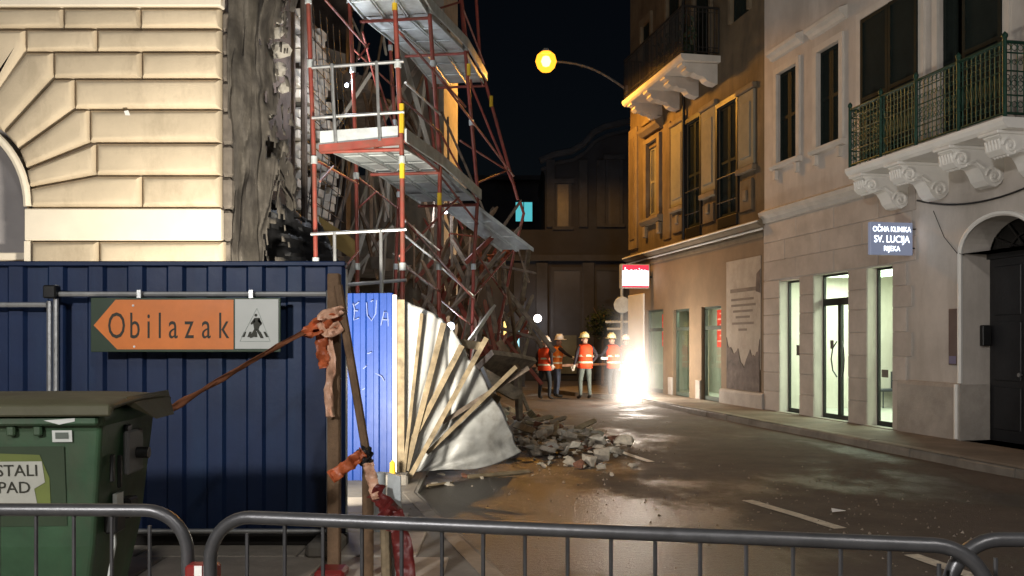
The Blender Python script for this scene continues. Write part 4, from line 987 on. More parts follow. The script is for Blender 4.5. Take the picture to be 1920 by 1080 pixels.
# braces between the frames (outer face)
for a, c in (((757, 410, 11), (888, 560, 15.1)), ((757, 265, 11), (823, 322, 13.05)), ((760, 500, 11.0), (823, 545, 13.05)), ((748, 60, 11), (873, 200, 15.1)), ((812, 130, 13.05), (963, 330, 17)),
             ((748, 180, 11), (826, 250, 13.05)), ((826, 250, 13.05), (896, 380, 15.1)), ((863, 264, 15.1), (955, 322, 17.1)), ((890, 345, 15.1), (955, 318, 17.1)), ((872, 60, 15.1), (905, 160, 17.2)), ((862, 0, 15.1), (908, 120, 17.2)), ((896, 420, 15.1), (826, 330, 13.1)),
             ((750, 480, 11.1), (860, 370, 14.5)), ((890, 470, 15.1), (950, 560, 17)), ((888, 555, 15.1), (975, 455, 17.1)), ((824, 560, 13.05), (884, 610, 15.1)), ((810, 20, 13.05), (862, 4, 15.1)), ((845, 438, 16), (962, 452, 17.1))):
    tube(a, c, .017)
for a, c in (((592, 300, 11.15), (672, 345, 13.2)), ((600, 340, 11.15), (625, 312, 11.8)), ((668, 330, 13.2), (745, 390, 15.2)), ((610, 0, 11.4), (690, 90, 13.2)), ((660, 90, 13.2), (735, 160, 15.2)), ((672, 110, 13.2), (692, 82, 13.4)), ((672, 390, 13.2), (705, 360, 13.5)),
             ((600, 560, 11.2), (672, 470, 13.2)), ((680, 60, 13.2), (740, 300, 15.2)), ((706, 140, 13.8), (742, 250, 15.2))):
    tube(a, c, .015)
for a, c in (((760, 155, 11), (826, 215, 13.05)), ((757, 440, 11), (824, 495, 13.05)), ((826, 500, 13.05), (888, 555, 15.1)), ((757, 412, 11), (824, 470, 13.05))): tube(a, c, .016, m_galv, 'guard_rail')
# decks: steel planks with turned-down edges
def deck(o0, o1, wdt=1.0, n=3, name='deck', mat=None):
    o0 = Vector(o0); o1 = Vector(o1); d = (o1 - o0); q = INW.normalized(); mat = mat or m_galvdull
    t = bpy.data.objects.new(name, None); col.objects.link(t); t.parent = SC; t.location = (1.4, -11, 0)
    pw = wdt / n
    for i in range(n):
        prof = []
        for (x, z) in ((.01, -.06), (.01, 0), (.05, 0), (.06, -.012), (.1, -.012), (.11, 0), (.2, 0), (.21, -.012), (.25, -.012), (.26, 0), (pw - .01, 0), (pw - .01, -.06), (pw - .03, -.06), (pw - .03, -.022), (.03, -.022), (.03, -.06)):
            prof.append((min(x, pw - .01) + i * pw, z))
        b = MB(); b.prism(prof, lambda p: o0 + d * .012 + q * p[0] + Vector((0, 0, p[1])), lambda p: o1 - d * .012 + q * p[0] + Vector((0, 0, p[1]))); b.build('plank', mat, t)
        for s in (.33, .67): rb = MB(); c0 = o0 + d * s + q * (i * pw + .035); rb.tube([c0 - Vector((0, 0, .04)), c0 + q * (pw - .07) - Vector((0, 0, .04))], .012, 5); rb.build('deck_rib', mat, t)
    return t
n4 = [P(754, 266, 11.0), P(825, 312, 13.05), P(897, 374, 15.1)]
n6 = [P(741, -85, 11.0), P(805, 22, 13.05), P(872, 90, 15.1), P(909, 152, 17.2)]
n2 = [P(757, 590, 11.0), P(823, 590, 13.05)]
for nn in (n4, n6):
    for i in range(len(nn) - 1): deck(nn[i], nn[i + 1])
deck(n2[0], n2[1])
deck(P(896, 384, 15.3), P(1003, 466, 15.9), .6, 2, 'sagging_deck')
# side boards along the outer edge
for nn in (n4, n6):
    for i in range(len(nn) - 1):
        a, c = nn[i] + Vector((.03, 0, 0)), nn[i + 1] + Vector((.03, 0, 0)); b = MB(); up = Vector((0, 0, 1))
        b.add([a, c, c + up * .16, a + up * .16, a + Vector((.025, 0, 0)), c + Vector((.025, 0, 0)), c + up * .16 + Vector((.025, 0, 0)), a + up * .16 + Vector((.025, 0, 0))], [(0, 1, 2, 3), (4, 7, 6, 5), (0, 4, 5, 1), (3, 2, 6, 7), (0, 3, 7, 4), (1, 5, 6, 2)])
        scb('side_board', b, m_galvdull, smooth=False)
# cross bars of the frames
for lv in (n4, n6):
    for i, p in enumerate(lv):
        b = MB(); b.tube([p - Vector((0, 0, .09)), p + INW * 1.0 - Vector((0, 0, .09))], .024, 8); scb('cross_bar', b, m_scred)
fb = MB(); a = P(598, 285, 11.05); c = P(752, 270, 10.97); fb.prism([(0, 0), (1, 0), (1, 1), (0, 1)], lambda p: a.lerp(c, p[0]) + Vector((0, 0, .09 * p[1])), lambda p: a.lerp(c, p[0]) + Vector((0, .05, .09 * p[1]))); scb('front_beam', fb, m_scred, smooth=False)
tb = MB(); a = P(600, 272, 11.07); c = P(746, 262, 11.0); tb.prism([(0, 0), (1, 0), (1, 1), (0, 1)], lambda p: a.lerp(c, p[0]) + Vector((0, 0, .17 * p[1])), lambda p: a.lerp(c, p[0]) + Vector((0, .02, .17 * p[1]))); scb('toe_board', tb, m_galvdull, smooth=False)
for a, c in (((585, 127, 11.08), (757, 115, 10.97)), ((585, 221, 11.08), (758, 210, 10.97)), ((583, 439, 11.08), (762, 430, 10.97)), ((650, 534, 11.08), (762, 525, 10.97)),
             ((622, 120, 11.03), (629, 268, 11.03)), ((706, 115, 10.99), (712, 264, 10.99)), ((627, 435, 11.03), (629, 560, 11.03)), ((714, 431, 10.99), (715, 560, 10.99))):
    tube(a, c, .021, m_galv, 'guard_rail')
for (x, y0, y1, Y) in ((754, 305, 335, 10.99), (753, 195, 250, 10.99), (824, 362, 385, 13.03), (879, 120, 142, 15.07), (921, 180, 200, 17.15), (740, -5, 20, 10.99)):
    b = MB(); b.tube([P(x, y0, Y), P(x, y1, Y)], .0335, 8, False); scb('yellow_tag', b, m_yellow)

# wreckage: splintered timbers, bent tubes, hanging strips, each its own piece
def stick(a, c, w_, t_, mat, name, label, cat, group):
    a = Vector(a); c = Vector(c); d = c - a; L_ = d.length; b = MB()
    n = 3
    q = d.normalized(); u = q.orthogonal().normalized(); v = q.cross(u)
    rows = [(0, 1), (.5, 1.0), (.96, .85), (1.0, .35)]
    for s, k in rows:
        off = u * .03 * L_ * math.sin(s * 3.1) * rnd.uniform(-.4, .4)
        for (i, j) in ((-1, -1), (1, -1), (1, 1), (-1, 1)): b.v.append(tuple(a + d * s + off + u * (w_ / 2 * i * k) + v * (t_ / 2 * j * k)))
    for r in range(3):
        for k in range(4): b.f.append((r * 4 + k, r * 4 + (k + 1) % 4, r * 4 + 4 + (k + 1) % 4, r * 4 + 4 + k))
    b.f.append((3, 2, 1, 0)); b.f.append((12, 13, 14, 15))
    o = b.build(name, mat); tag(o, label, cat, group); return o
W1 = ('splintered timber tangled in the wreck under the collapsed scaffold', 'timber', 'splintered timbers in the wreck')
for k in range(95):
    x = rnd.uniform(800, 985); y = rnd.uniform(430, 690); Y = rnd.uniform(15.6, 20.5)
    if y < 400 + abs(x - 900) * .7: y += 90
    a = P(x, min(y, 690), Y); ang = rnd.gauss(0, .55); L_ = rnd.uniform(.7, 2.2)
    d = Vector((math.sin(ang), rnd.gauss(0, .4), math.cos(ang))).normalized() * L_
    stick(a - d / 2, a + d / 2, rnd.uniform(.04, .12), rnd.uniform(.02, .05), rnd.choice((m_splint, m_splint, m_timberold, m_scred)), 'splintered_timber', *W1)
W2 = ('dark torn lath hanging inside the opened rooms behind the scaffold', 'lath', 'laths hanging in the opened rooms')
for k in range(64):
    x = rnd.uniform(640, 850); y = rnd.uniform(20, 500); Y = rnd.uniform(15.5, 21)
    a = P(x, y, Y); ang = rnd.gauss(0, .35); L_ = rnd.uniform(.8, 2.6); d = Vector((math.sin(ang), rnd.gauss(0, .25), -math.cos(ang))).normalized() * L_
    stick(a, a + d, rnd.uniform(.03, .1), .025, rnd.choice((m_splint, m_timberold, m_ruinpale)), 'torn_lath', *W2)
# slab-like board and trestle half way down the wreck
for (a, c, w_, t_, mt_, nm, lab) in ((P(892, 692, 15.0), P(982, 700, 16.0), .9, .1, m_splint, 'board', 'thick grey board lying flat on the wreck like a table'),
                                (P(935, 640, 15.5), P(975, 700, 15.4), .12, .05, m_timberold, 'beam', 'short brown beam leaning on the flat grey board'),
                                (P(905, 595, 15.0), P(882, 700, 14.6), .1, .04, m_splint, 'beam', 'grey splinter standing beside the fan of battens'),
                                (P(880, 640, 14.2), P(925, 575, 15.2), .2, .05, m_ruinpale, 'board', 'pale broken board rising out of the wreck'),
                                (P(900, 700, 14.2), P(975, 745, 13.6), .25, .04, m_timber, 'board', 'pale plank sloping down to the rubble'),
                                (P(970, 700, 14.2), P(974, 790, 14.0), .1, .08, m_splint, 'post', 'stub of grey post beside the rubble heap'),
                                (P(905, 690, 14.0), P(950, 790, 13.2), .06, .04, m_galv, 'strut', 'bright metal strut sticking from the crumpled sheet')):
    stick(a, c, w_, t_, mt_, nm, lab, nm, None)
for k, (x, y, Y) in enumerate(((845, 612, 14.5), (836, 397, 16.5), (650, 160, 13.4))):
    t = empty('work_lamp', (0, 0, 0), 0, ('small blue white lamp glinting above the crumpled sheet', 'small white lamp glinting under the lower scaffold deck', 'small white lamp behind the scaffold railing lighting the bare bricks')[k], 'lamp')
    p = P(x, y, Y); b = MB(); q_ = (1, .6, .45)[k]; b.lathe([(0, -.07 * q_), (.05 * q_, -.05 * q_), (.065 * q_, 0), (.05 * q_, .05 * q_), (0, .07 * q_)], p, 10); b.build('bulb', EM('work lamp glow', (.75, .85, 1), 5), t, True)
    b = MB(); b.tube([p + Vector((0, .05, 0)), p + Vector((0.1, .4, .3))], .015, 5); b.build('cable', m_cable, t)
    lamp('work_lamp_light', 'POINT', p - Vector((0, .15, 0)), (25, 25, 70)[k], (.85, .9, 1), t, .08)
b = MB()
fl_ = flap('tangled_netting', [P(915, 478, 16.8), P(960, 455, 16.9), P(948, 485, 16.9), P(920, 492, 16.9)], m_tape, 'bundle of orange netting caught under the sagging deck', 'netting', 10, .25, 8)

# ------------------------------------------------------------------ fences
def corrugated(p0, p1, z0, z1, mat, name, label, panels, pitch=.2, depth=.028, group=None, thick=.002):
    p0 = Vector((*p0, 0)); p1 = Vector((*p1, 0)); d = (p1 - p0); L_ = d.length; d /= L_; q = Vector((d.y, -d.x, 0))
    t = empty(name, p0, 0, label, 'fence', group)
    for k in range(panels):
        s0 = L_ * k / panels; s1 = L_ * (k + 1) / panels; b = MB(); pts = []; s = s0; i = 0
        prof = ((0, 0), (.5, 0), (.58, 1), (.92, 1), (1, 0))
        m = int(round((s1 - s0) / pitch)); pi_ = (s1 - s0) / m
        for j in range(m):
            for (u, h) in prof[:-1]: pts.append((s0 + (j + u) * pi_, h * depth))
        pts.append((s1, 0)); dz = rnd.uniform(-.008, .008)
        for (s, h) in pts:
            b.v.append(tuple(d * s + q * h + Vector((0, 0, z0)))); b.v.append(tuple(d * s + q * (h + .004 * math.sin(s * 5)) + Vector((0, 0, z1 + dz))))
        for j in range(len(pts) - 1): b.f.append((2 * j, 2 * j + 2, 2 * j + 3, 2 * j + 1))
        b.build('sheet_panel', mat, t, False, thick)
    return t, d, q, L_
F1, d1, q1, L1 = corrugated((-6.9, 7.1), (-1.305, 7.1), .14, 2.25, m_blue_d, 'blue_fence', 'dark blue corrugated hoarding behind the diversion sign and the green bin', 6, .27)
b = MB(); b.bbox((-.02, -.05, 2.235), (L1 + .01, .05, 2.275), .008); b.build('top_cap', m_blue_d, F1)
b = MB(); b.bbox((-.02, -.045, .06), (L1 + .02, .04, .15), .008); b.build('bottom_rail', m_iron, F1)
for x in (1.0, 2.8, 4.6, L1 - .03): b = MB(); b.box((x - .03, .035, .05), (x + .03, .1, 2.22)); b.build('post', m_galvdull, F1)
F2, d2, q2, L2 = corrugated((-2.6, 10.55), (-1.36, 10.38), .05, 2.2, m_blue_b, 'blue_fence', 'bright blue corrugated fence panel with white chalk scrawl beside the crumpled sheet', 2, .155, .022)
b = MB(); e2 = d2 * L2; b.box((e2.x - .0, e2.y - .05, .03), (e2.x + .045, e2.y + .02, 2.18)); b.build('edge_post', m_whitepaint, F2)
fx2 = lambda s, z: frame(d2 * s + q2 * .026 + Vector((0, 0, z)), d2, (0, 0, 1))
m_chalk = M('white chalk', (.16, .2, .38), .8)
strokes = [[(.47, 2.08), (.45, 2.02), (.46, 1.9), (.4, 1.91)], [(.46, 2.0), (.41, 2.01)], [(.45, 2.07), (.4, 2.09)], [(.31, 2.1), (.3, 1.95), (.25, 1.88), (.2, 1.96), (.19, 2.12)], [(.26, 2.1), (.23, 2.13)],
           [(.14, 1.84), (.1, 1.98), (.06, 1.97), (.05, 1.83)], [(.13, 1.91), (.04, 1.9)], [(.3, 1.5), (.25, 1.53)], [(.35, 1.33), (.31, 1.36)], [(.2, 1.28), (.13, 1.24), (.1, 1.2)], [(.36, 1.1), (.33, 1.12)]]
for sk in strokes:
    b = MB(); b.tube([d2 * (L2 - x_) + q2 * .02 + Vector((0, 0, z_ + rnd.uniform(-.01, .01))) for x_, z_ in sk], .007, 5); b.build('chalk_scrawl', m_chalk, F2)
b = MB(); b.bbox((e2.x - .12, e2.y - .3, .0), (e2.x + .2, e2.y - .02, .16), .02); b.build('foot_block', m_concrete, F2)
# crumpled sheet fence: a fan of battens falling from upright to flat
tips = [(741, 556, 10.43), (770, 570, 10.47), (805, 583, 10.52), (838, 600, 10.6), (868, 648, 10.72), (905, 705, 10.9), (945, 782, 11.15), (981, 846, 11.5)]
roots = [(744, 893, 10.43), (752, 890, 10.44), (757, 888, 10.46), (763, 887, 10.5), (770, 885, 10.55), (782, 884, 10.6), (800, 883, 10.68), (835, 880, 10.8)]
FS = empty('collapsed_fence', P(745, 900, 10.45) * 1.0, 0, 'crumpled grey white sheet fence with pale battens fanned out and falling into the road', 'fence')
FS.location.z = 0; F0 = FS.location.copy()
def samp(lst, t):
    k = t * (len(lst) - 1); i = min(int(k), len(lst) - 2); f = k - i; return P(*lst[i]).lerp(P(*lst[i + 1]), f)
def fan(u, v):
    r = samp(roots, u); t_ = samp(tips, u); p = r.lerp(t_, v)
    nn = Vector((.35, -.9, .25))
    cor = .007 * math.sin(u * 62 + .8 * math.sin(v * 3)) * (.35 + .65 * v)
    wr = .05 * fbm(u * 3, v * 1.6, 3) * v * (.25 + u)
    for (a_, b_, w_, h_) in ((.30, .12, .02, .02), (.47, -.1, .025, .03), (.62, .16, .03, .05), (.74, -.12, .022, .04), (.86, .1, .03, .05), (.93, -.3, .03, .05), (.55, .42, .03, .045), (.99, -.55, .035, .06)):
        e_ = (u - (a_ + b_ * v)) / w_; wr -= h_ * math.exp(-e_ * e_) * min(1, v * 2.2)
    wr += .02 * fbm(u * 14, v * 5, 6) * u
    sag = Vector((0, 0, -.12 * math.sin(v * math.pi) * u * (1 - .3 * u)))
    p = p + nn * (cor + wr) + sag
    if p.z < .02: p.z = .02 + .01 * abs(cor)
    return p - F0
o = MB().grid(fan, 150, 60).build('crumpled_sheet', m_whitesheet, FS, True, .003)
bat = [((752, 562), (752, 893), 10.36, 10.36), ((791, 588), (757, 890), 10.5, 10.34), ((806, 600), (772, 860), 10.58, 10.42), ((832, 606), (762, 882), 10.68, 10.4), ((866, 648), (745, 880), 10.85, 10.38),
       ((912, 634), (768, 895), 11.0, 10.3), ((967, 688), (800, 850), 11.6, 10.7), ((905, 728), (815, 800), 11.0, 10.75), ((990, 690), (830, 792), 12.1, 10.85)]
for k, (a, c, ya, yc) in enumerate(bat):
    if k in (2, 7): continue
    ya = 10.37 + (ya - 10.36) * .5; yc = 10.36 + (yc - 10.36) * .5
    a = P(*a, ya) - F0; c = P(*c, yc) - F0; c.z = max(c.z, .03); d = (c - a); q = d.normalized(); u = q.cross(Vector((0, 1, 0))).normalized(); v = q.cross(u); b = MB(); w_ = (.042, .02, .018, .034, .034, .03, .026, .018, .02)[k]
    if k >= 7: w_ = .028
    b.prism([(-w_, -.022), (w_, -.022), (w_, .022), (-w_, .022)], lambda p: a + u * p[0] + v * p[1], lambda p: c + u * p[0] * .9 + v * p[1]); b.build('batten', m_timber if k < 7 else m_splint, FS)
for (a, c, ya, yc, w_) in (((845, 640), (905, 650), 11.0, 11.0, .05), ((890, 728), (935, 752), 11.3, 11.5, .06), ((862, 690), (880, 760), 11.2, 11.2, .04)):
    a = P(*a, ya) - F0; c = P(*c, yc) - F0; b = MB(); q = (c - a).normalized(); u = q.cross(Vector((0, 1, 0))).normalized(); v = q.cross(u)
    b.prism([(-w_, -.02), (w_, -.02), (w_, .02), (-w_, .02)], lambda p: a + u * p[0] + v * p[1], lambda p: c + u * p[0] + v * p[1]); b.build('cross_batten', m_timber, FS)
# mobile silver fence frames in front of the blue hoarding
def mobile_fence(x0, x1, Y, z1, label):
    t = empty('mobile_fence', (x0, Y, 0), 0, label, 'fence', 'silver mobile fence frames')
    w_ = x1 - x0; r = .021
    b = MB(); b.tube([(0, 0, .05), (0, 0, z1 + .04)], r, 8); b.build('upright', m_galv, t, True)
    b = MB(); b.tube([(w_, 0, .05), (w_, 0, z1 + .0)], r, 8); b.build('upright', m_galv, t, True)
    b = MB(); b.tube([(.02, 0, z1 - .03), (w_ - .02, 0, z1 - .03)], r, 8); b.build('top_tube', m_galv, t, True)
    b = MB(); b.tube([(.02, 0, .2), (w_ - .02, 0, .2)], r * .9, 8); b.build('bottom_tube', m_galv, t, True)
    for x in (0, w_): b = MB(); b.bbox((x - .12, -.3, .05), (x + .12, .1, .17), .03); b.build('foot_block', m_concrete, t)
    return t
mobile_fence((105 - 960) / FPX * 6.93, (617 - 960) / FPX * 6.93, 6.93, 2.04, 'silver tube fence frame carrying the orange diversion sign')
mobile_fence(-5.6, (93 - 960) / FPX * 6.97, 6.97, 1.96, 'silver tube fence frame behind the green bin')
b = MB(); p = P(99, 545, 6.93); b.bbox(p - Vector((.05, .06, .06)), p + Vector((.05, .03, .04)), .01); o = b.build('clamp', m_blackmetal, None); tag(o, 'dark clamp joining the two silver fence frames', 'clamp')

# diversion sign
SG = empty('diversion_sign', P(350, 608, 6.87), 0, 'orange arrow sign reading Obilazak with a white pedestrian crossing square', 'sign')
pxs = 6.87 / FPX
def sp(x, y): return Vector(((x - 350) * pxs, -.004, (608 - y) * pxs))
b = MB(); a = sp(170, 660); c = sp(526, 558); b.bbox((a.x, .0, a.z), (c.x, .012, c.z), .003); b.build('back_plate', m_signgreen, SG)
def plate(poly, y0, y1, mat, name):
    b = MB(); b.prism(poly, lambda p: Vector((sp(*p).x, y0, sp(*p).z)), lambda p: Vector((sp(*p).x, y1, sp(*p).z))); return b.build(name, mat, SG)
plate([(176, 610), (217, 562), (438, 562), (438, 655), (220, 655)], -.003, .0, m_orange, 'arrow')
plate([(441, 561), (522, 561), (522, 654), (441, 654)], -.003, .0, m_signwhite, 'symbol_square')
for i, ch in enumerate('Obilazak'):
    xx = (219, 253, 279, 300, 325, 355, 387, 419)[i]
    lettering(ch, .283, m_signblack, SG, frame((sp(xx, 0).x, -.0045, sp(0, 613).z - (0 if ch in 'Obilk' else .0)), (1, 0, 0), (0, 0, 1)), .62, .0006)
# pedestrian symbol: thin triangle, walking figure, stripes
tr = MB()
tri = [(482, 578), (450, 640), (507, 640)]
for i in range(3): tr.tube([Vector((sp(*tri[i]).x, -.0045, sp(*tri[i]).z)), Vector((sp(*tri[(i + 1) % 3]).x, -.0045, sp(*tri[(i + 1) % 3]).z))], .0022, 4)
tr.build('symbol_triangle', M('grey sign line', (.3, .35, .32), .5), SG)
fg = MB()
for poly in ([(477, 596), (487, 596), (491, 608), (487, 612), (485, 618), (477, 618), (475, 607)], [(477, 597), (470, 606), (472, 609), (479, 603)], [(486, 597), (492, 606), (490, 608), (483, 602)],
             [(477, 617), (482, 618), (476, 632), (470, 634), (468, 632)], [(480, 618), (485, 617), (493, 631), (495, 634), (489, 634)]):
    fg.prism(poly, lambda p: Vector((sp(*p).x, -.0062, sp(*p).z)), lambda p: Vector((sp(*p).x, -.003, sp(*p).z)))
h = sp(480, 591); fg.lathe([(0, -.006), (.011, -.006), (.011, -.003)], (h.x, 0, h.z), 12, 'y')
for x0, sl_ in ((453, 5), (464, 4), (477, 1), (488, -3), (499, -5)):
    fg.prism([(x0 + sl_, 622), (x0 + sl_ + 4, 622), (x0 + 6, 632), (x0, 632)], lambda p: Vector((sp(*p).x, -.0058, sp(*p).z)), lambda p: Vector((sp(*p).x, -.003, sp(*p).z)))
fg.build('walking_figure', m_signblack, SG)
for x, y in ((250, 573), (252, 650)): b = MB(); q = sp(x, y); b.lathe([(0, -.009), (.008, -.008), (.01, -.003)], (q.x, 0, q.z), 8, 'y'); b.build('rivet', m_whitepaint, SG)
for x in (260, 470): b = MB(); q = sp(x, 556); b.box((q.x - .015, .0, q.z - .02), (q.x + .015, .03, q.z + .05)); b.build('hook', m_galv, SG)

# ------------------------------------------------------------------ green waste container
BN = empty('waste_container', P(190, 900, 4.25), R(4), 'green wheeled waste container with dusty olive lid and a white waste poster', 'waste container')
BN.location.z = .06
def bin_body(b, z, f, bk, l, r_): return [(l, f, z), (r_, f, z), (r_, bk, z), (l, bk, z)]
W = 1.28
b = MB(); rows = [bin_body(b, .24, .12, .66, -W + .1, -.12), bin_body(b, .62, .05, .72, -W + .04, -.05), bin_body(b, 1.19, .0, .77, -W, 0), bin_body(b, 1.22, -.03, .79, -W - .02, .02), bin_body(b, 1.27, -.03, .79, -W - .02, .02)]
for r in rows: b.v += r
for i in range(len(rows) - 1):
    for k in range(4): b.f.append((i * 4 + k, i * 4 + (k + 1) % 4, i * 4 + 4 + (k + 1) % 4, i * 4 + 4 + k))
b.f.append((3, 2, 1, 0)); b.f.append(tuple(16 + k for k in range(4)))
o = b.build('body', m_bin, BN); md = o.modifiers.new('bevel', 'BEVEL'); md.width = .03; md.segments = 3; md.limit_method = 'ANGLE'
b = MB()   # lid: a shallow vaulted hood with a lip
def lidf(u, v):
    x = -W - .05 + (W + .12) * u; y = -.07 + .9 * v
    z = 1.285 + .035 * math.sin(min(1, max(0, v * 1.02)) * math.pi) ** .35 - .02 * (abs(u - .5) * 2) ** 6
    if v < .06: z = 1.27 + .4 * v
    return Vector((x, y, z))
b.grid(lidf, 28, 22); o = b.build('lid', m_lid, BN, True, .02)
b = MB(); b.bbox((-W - .05, -.085, 1.245), (.07, -.06, 1.3), .008); b.build('lid_lip', m_lid, BN)
b = MB(); b.add([(.04, .2, 1.28), (.12, .4, 1.2), (.12, .7, 1.2), (.04, .85, 1.28), (.04, .2, 1.315), (.04, .85, 1.315)], [(0, 1, 2, 3), (4, 1, 0), (4, 5, 2, 1), (5, 3, 2)]); b.build('lid_ear', m_lid, BN, False, .02)
b = MB(); b.bbox((-W, -.05, 1.2), (.0, -.02, 1.245), .01); b.build('rim', m_bin, BN)
for x in (-.28, -.4, -.65, -.9): b = MB(); b.bbox((x - .02, -.03, 1.15), (x + .02, .0, 1.2), .008); b.build('rib', m_bin, BN)
b = MB(); b.tube([(.01, .4, 1.02), (.09, .4, 1.02)], .03, 12); b.build('trunnion', m_blackmetal, BN, True)
b = MB(); b.bbox((-.0, .28, .92), (.03, .5, 1.14), .01); b.build('trunnion_plate', M('grey plate', (.13, .13, .13), .6), BN)
for y, z, w_, h_ in ((.1, .98, .03, .13), (.2, .95, .03, .16), (.3, 1.12, .06, .1)): b = MB(); b.bbox((.0, y, z - h_ / 2), (.018, y + w_, z + h_ / 2), .004); b.build('slot', m_blackmetal, BN)
b = MB(); b.bbox((-.035, .12, .66), (.03, .24, .78), .01); b.bbox((-.03, .3, .7), (.03, .42, .8), .01); b.build('lever_bracket', m_blackmetal, BN)
b = MB(); b.box((-.02, .2, .76), (.0, .29, .84)); b.build('white_tag', m_signwhite, BN)
b = MB(); b.tube([(.0, .16, .74), (.0, .17, .6), (-.02, .15, .45), (-.03, .16, .3)], .008, 5); b.build('pull_cord', m_signwhite, BN)
m_pgrn = M('poster green', (.13, .16, .04), .6); m_pwhite = M('poster white', (.4, .4, .35), .6, var=.1, scale=6)
tilt = .145
def bp(x, z, y=-.004): return Vector((x, .0 + y + (1.12 - z) * .1, z))
b = MB(); b.add([bp(-.78, 1.1, -.003), bp(-.17, 1.1, -.003), bp(-.17, .72, -.003), bp(-.78, .72, -.003)], [(0, 1, 2, 3)]); po = b.build('poster', M('poster dark green', (.03, .05, .025), .6), BN)
b = MB(); b.add([bp(-.5, 1.07, -.006), bp(-.28, 1.06, -.006), bp(-.24, .95, -.006), bp(-.24, .82, -.006), bp(-.34, .8, -.006)], [(0, 1, 2, 3, 4)]); b.build('poster_leaf', m_pgrn, po)
b = MB(); b.add([bp(-.78, 1.03, -.009), bp(-.27, 1.03, -.009), bp(-.26, .93, -.009), bp(-.31, .9, -.009), bp(-.3, .83, -.009), bp(-.78, .83, -.009)], [(0, 1, 2, 3, 4, 5)]); b.build('poster_panel', m_pwhite, po)
lettering('OSTALI', .078, m_signblack, po, frame(bp(-.415, .985, -.012), (1, 0, 0), (0, -.1, 1)), 1.0, .0008); lettering('OTPAD', .078, m_signblack, po, frame(bp(-.455, .905, -.012), (1, 0, 0), (0, -.1, 1)), 1.0, .0008)
b = MB(); b.add([bp(-.22, 1.175, -.005), bp(-.13, 1.175, -.005), bp(-.13, 1.12, -.005), bp(-.22, 1.12, -.005)], [(0, 1, 2, 3)]); st = b.build('sticker', m_signwhite, BN)
b = MB(); b.add([bp(-.205, 1.165, -.007), bp(-.145, 1.165, -.007), bp(-.145, 1.135, -.007), bp(-.205, 1.135, -.007)], [(0, 1, 2, 3)]); b.build('sticker_print', M('sticker grey', (.12, .14, .12), .6), st)
b = MB(); b.add([(-.24, -.052, 1.225), (-.1, -.052, 1.235), (-.1, -.052, 1.22), (-.17, -.052, 1.205)], [(0, 1, 2, 3)]); b.build('paper_scrap', m_signwhite, BN)
for x in (-W + .2, -.22):
    for y in (.18, .6):
        b = MB(); b.lathe([(0, -.03), (.07, -.03), (.09, -.02), (.09, .02), (.07, .03), (0, .03)], (x, y, .09), 16, 'x'); wh = b.build('wheel', m_blackmetal, BN, True)
        b = MB(); b.box((x - .04, y - .03, .1), (x - .033, y + .03, .26)); b.box((x + .033, y - .03, .1), (x + .04, y + .03, .26)); b.build('fork', m_galvdull, wh)

# ------------------------------------------------------------------ crowd barriers in front
def barrier(a, c, label, h=1.1, bars=17, n0=0):
    """a, c: ground points of the two ends"""
    a = Vector((*a, 0)); c = Vector((*c, 0)); d = c - a; Lb = d.length; d /= Lb; t = empty('crowd_barrier', a, 0, label, 'barrier', 'crowd barriers in a row')
    up = Vector((0, 0, 1)); r = .021; R_ = .14; pts = [up * .02, up * (h - R_)]
    for k in range(1, 9): g = k / 9 * math.pi / 2; pts.append(up * (h - R_ + R_ * math.sin(g)) + d * (R_ - R_ * math.cos(g)))
    pts.append(up * h + d * R_); pts.append(up * h + d * (Lb - R_))
    for k in range(1, 9): g = k / 9 * math.pi / 2; pts.append(up * (h - R_ + R_ * math.cos(g)) + d * (Lb - R_ + R_ * math.sin(g)))
    pts += [up * (h - R_) + d * Lb, up * .02 + d * Lb]
    b = MB(); b.tube(pts, r, 14); b.build('frame', m_steelbar, t, True)
    b = MB(); b.tube([up * .18, up * .18 + d * Lb], r * .8, 8); b.build('lower_rail', m_steelbar, t, True)
    me = None
    for k in range(bars):
        s = Lb * (k + 1) / (bars + 1)
        b = MB(); b.tube([up * .18 + d * s, up * (h - (0.0 if R_ < s < Lb - R_ else .05)) + d * s], .0062, 7); b.build('bar', m_steelbar, t, True)
    q = Vector((d.y, -d.x, 0))
    for s in (.25, Lb - .25): b = MB(); b.tube([d * s + q * -.28 + up * .02, d * s + up * .2, d * s + q * .28 + up * .02], .016, 6); b.build('foot', m_steelbar, t, True)
    return t
barrier((-.952, 2.86), (1.275, 2.42), 'long steel crowd barrier crossing the middle of the picture in front of the road')
barrier((-3.3, 3.0), (-1.055, 2.95), 'steel crowd barrier before the green waste container')
barrier((1.215, 2.52), (3.5, 2.45), 'steel crowd barrier at the right edge hooked behind its neighbour')
b = MB(); p = P(378, 1068, 2.9); b.bbox(p - Vector((.045, .03, .04)), p + Vector((.055, .03, .02)), .008); hk = b.build('coupling_hook', m_redplastic, None, True); tag(hk, 'red plastic coupling joining two steel crowd barriers', 'coupling')
b = MB(); b.box(p - Vector((.012, .034, .04)), p + Vector((.012, -.031, .02))); b.build('white_stripe', m_whitepaint, hk)

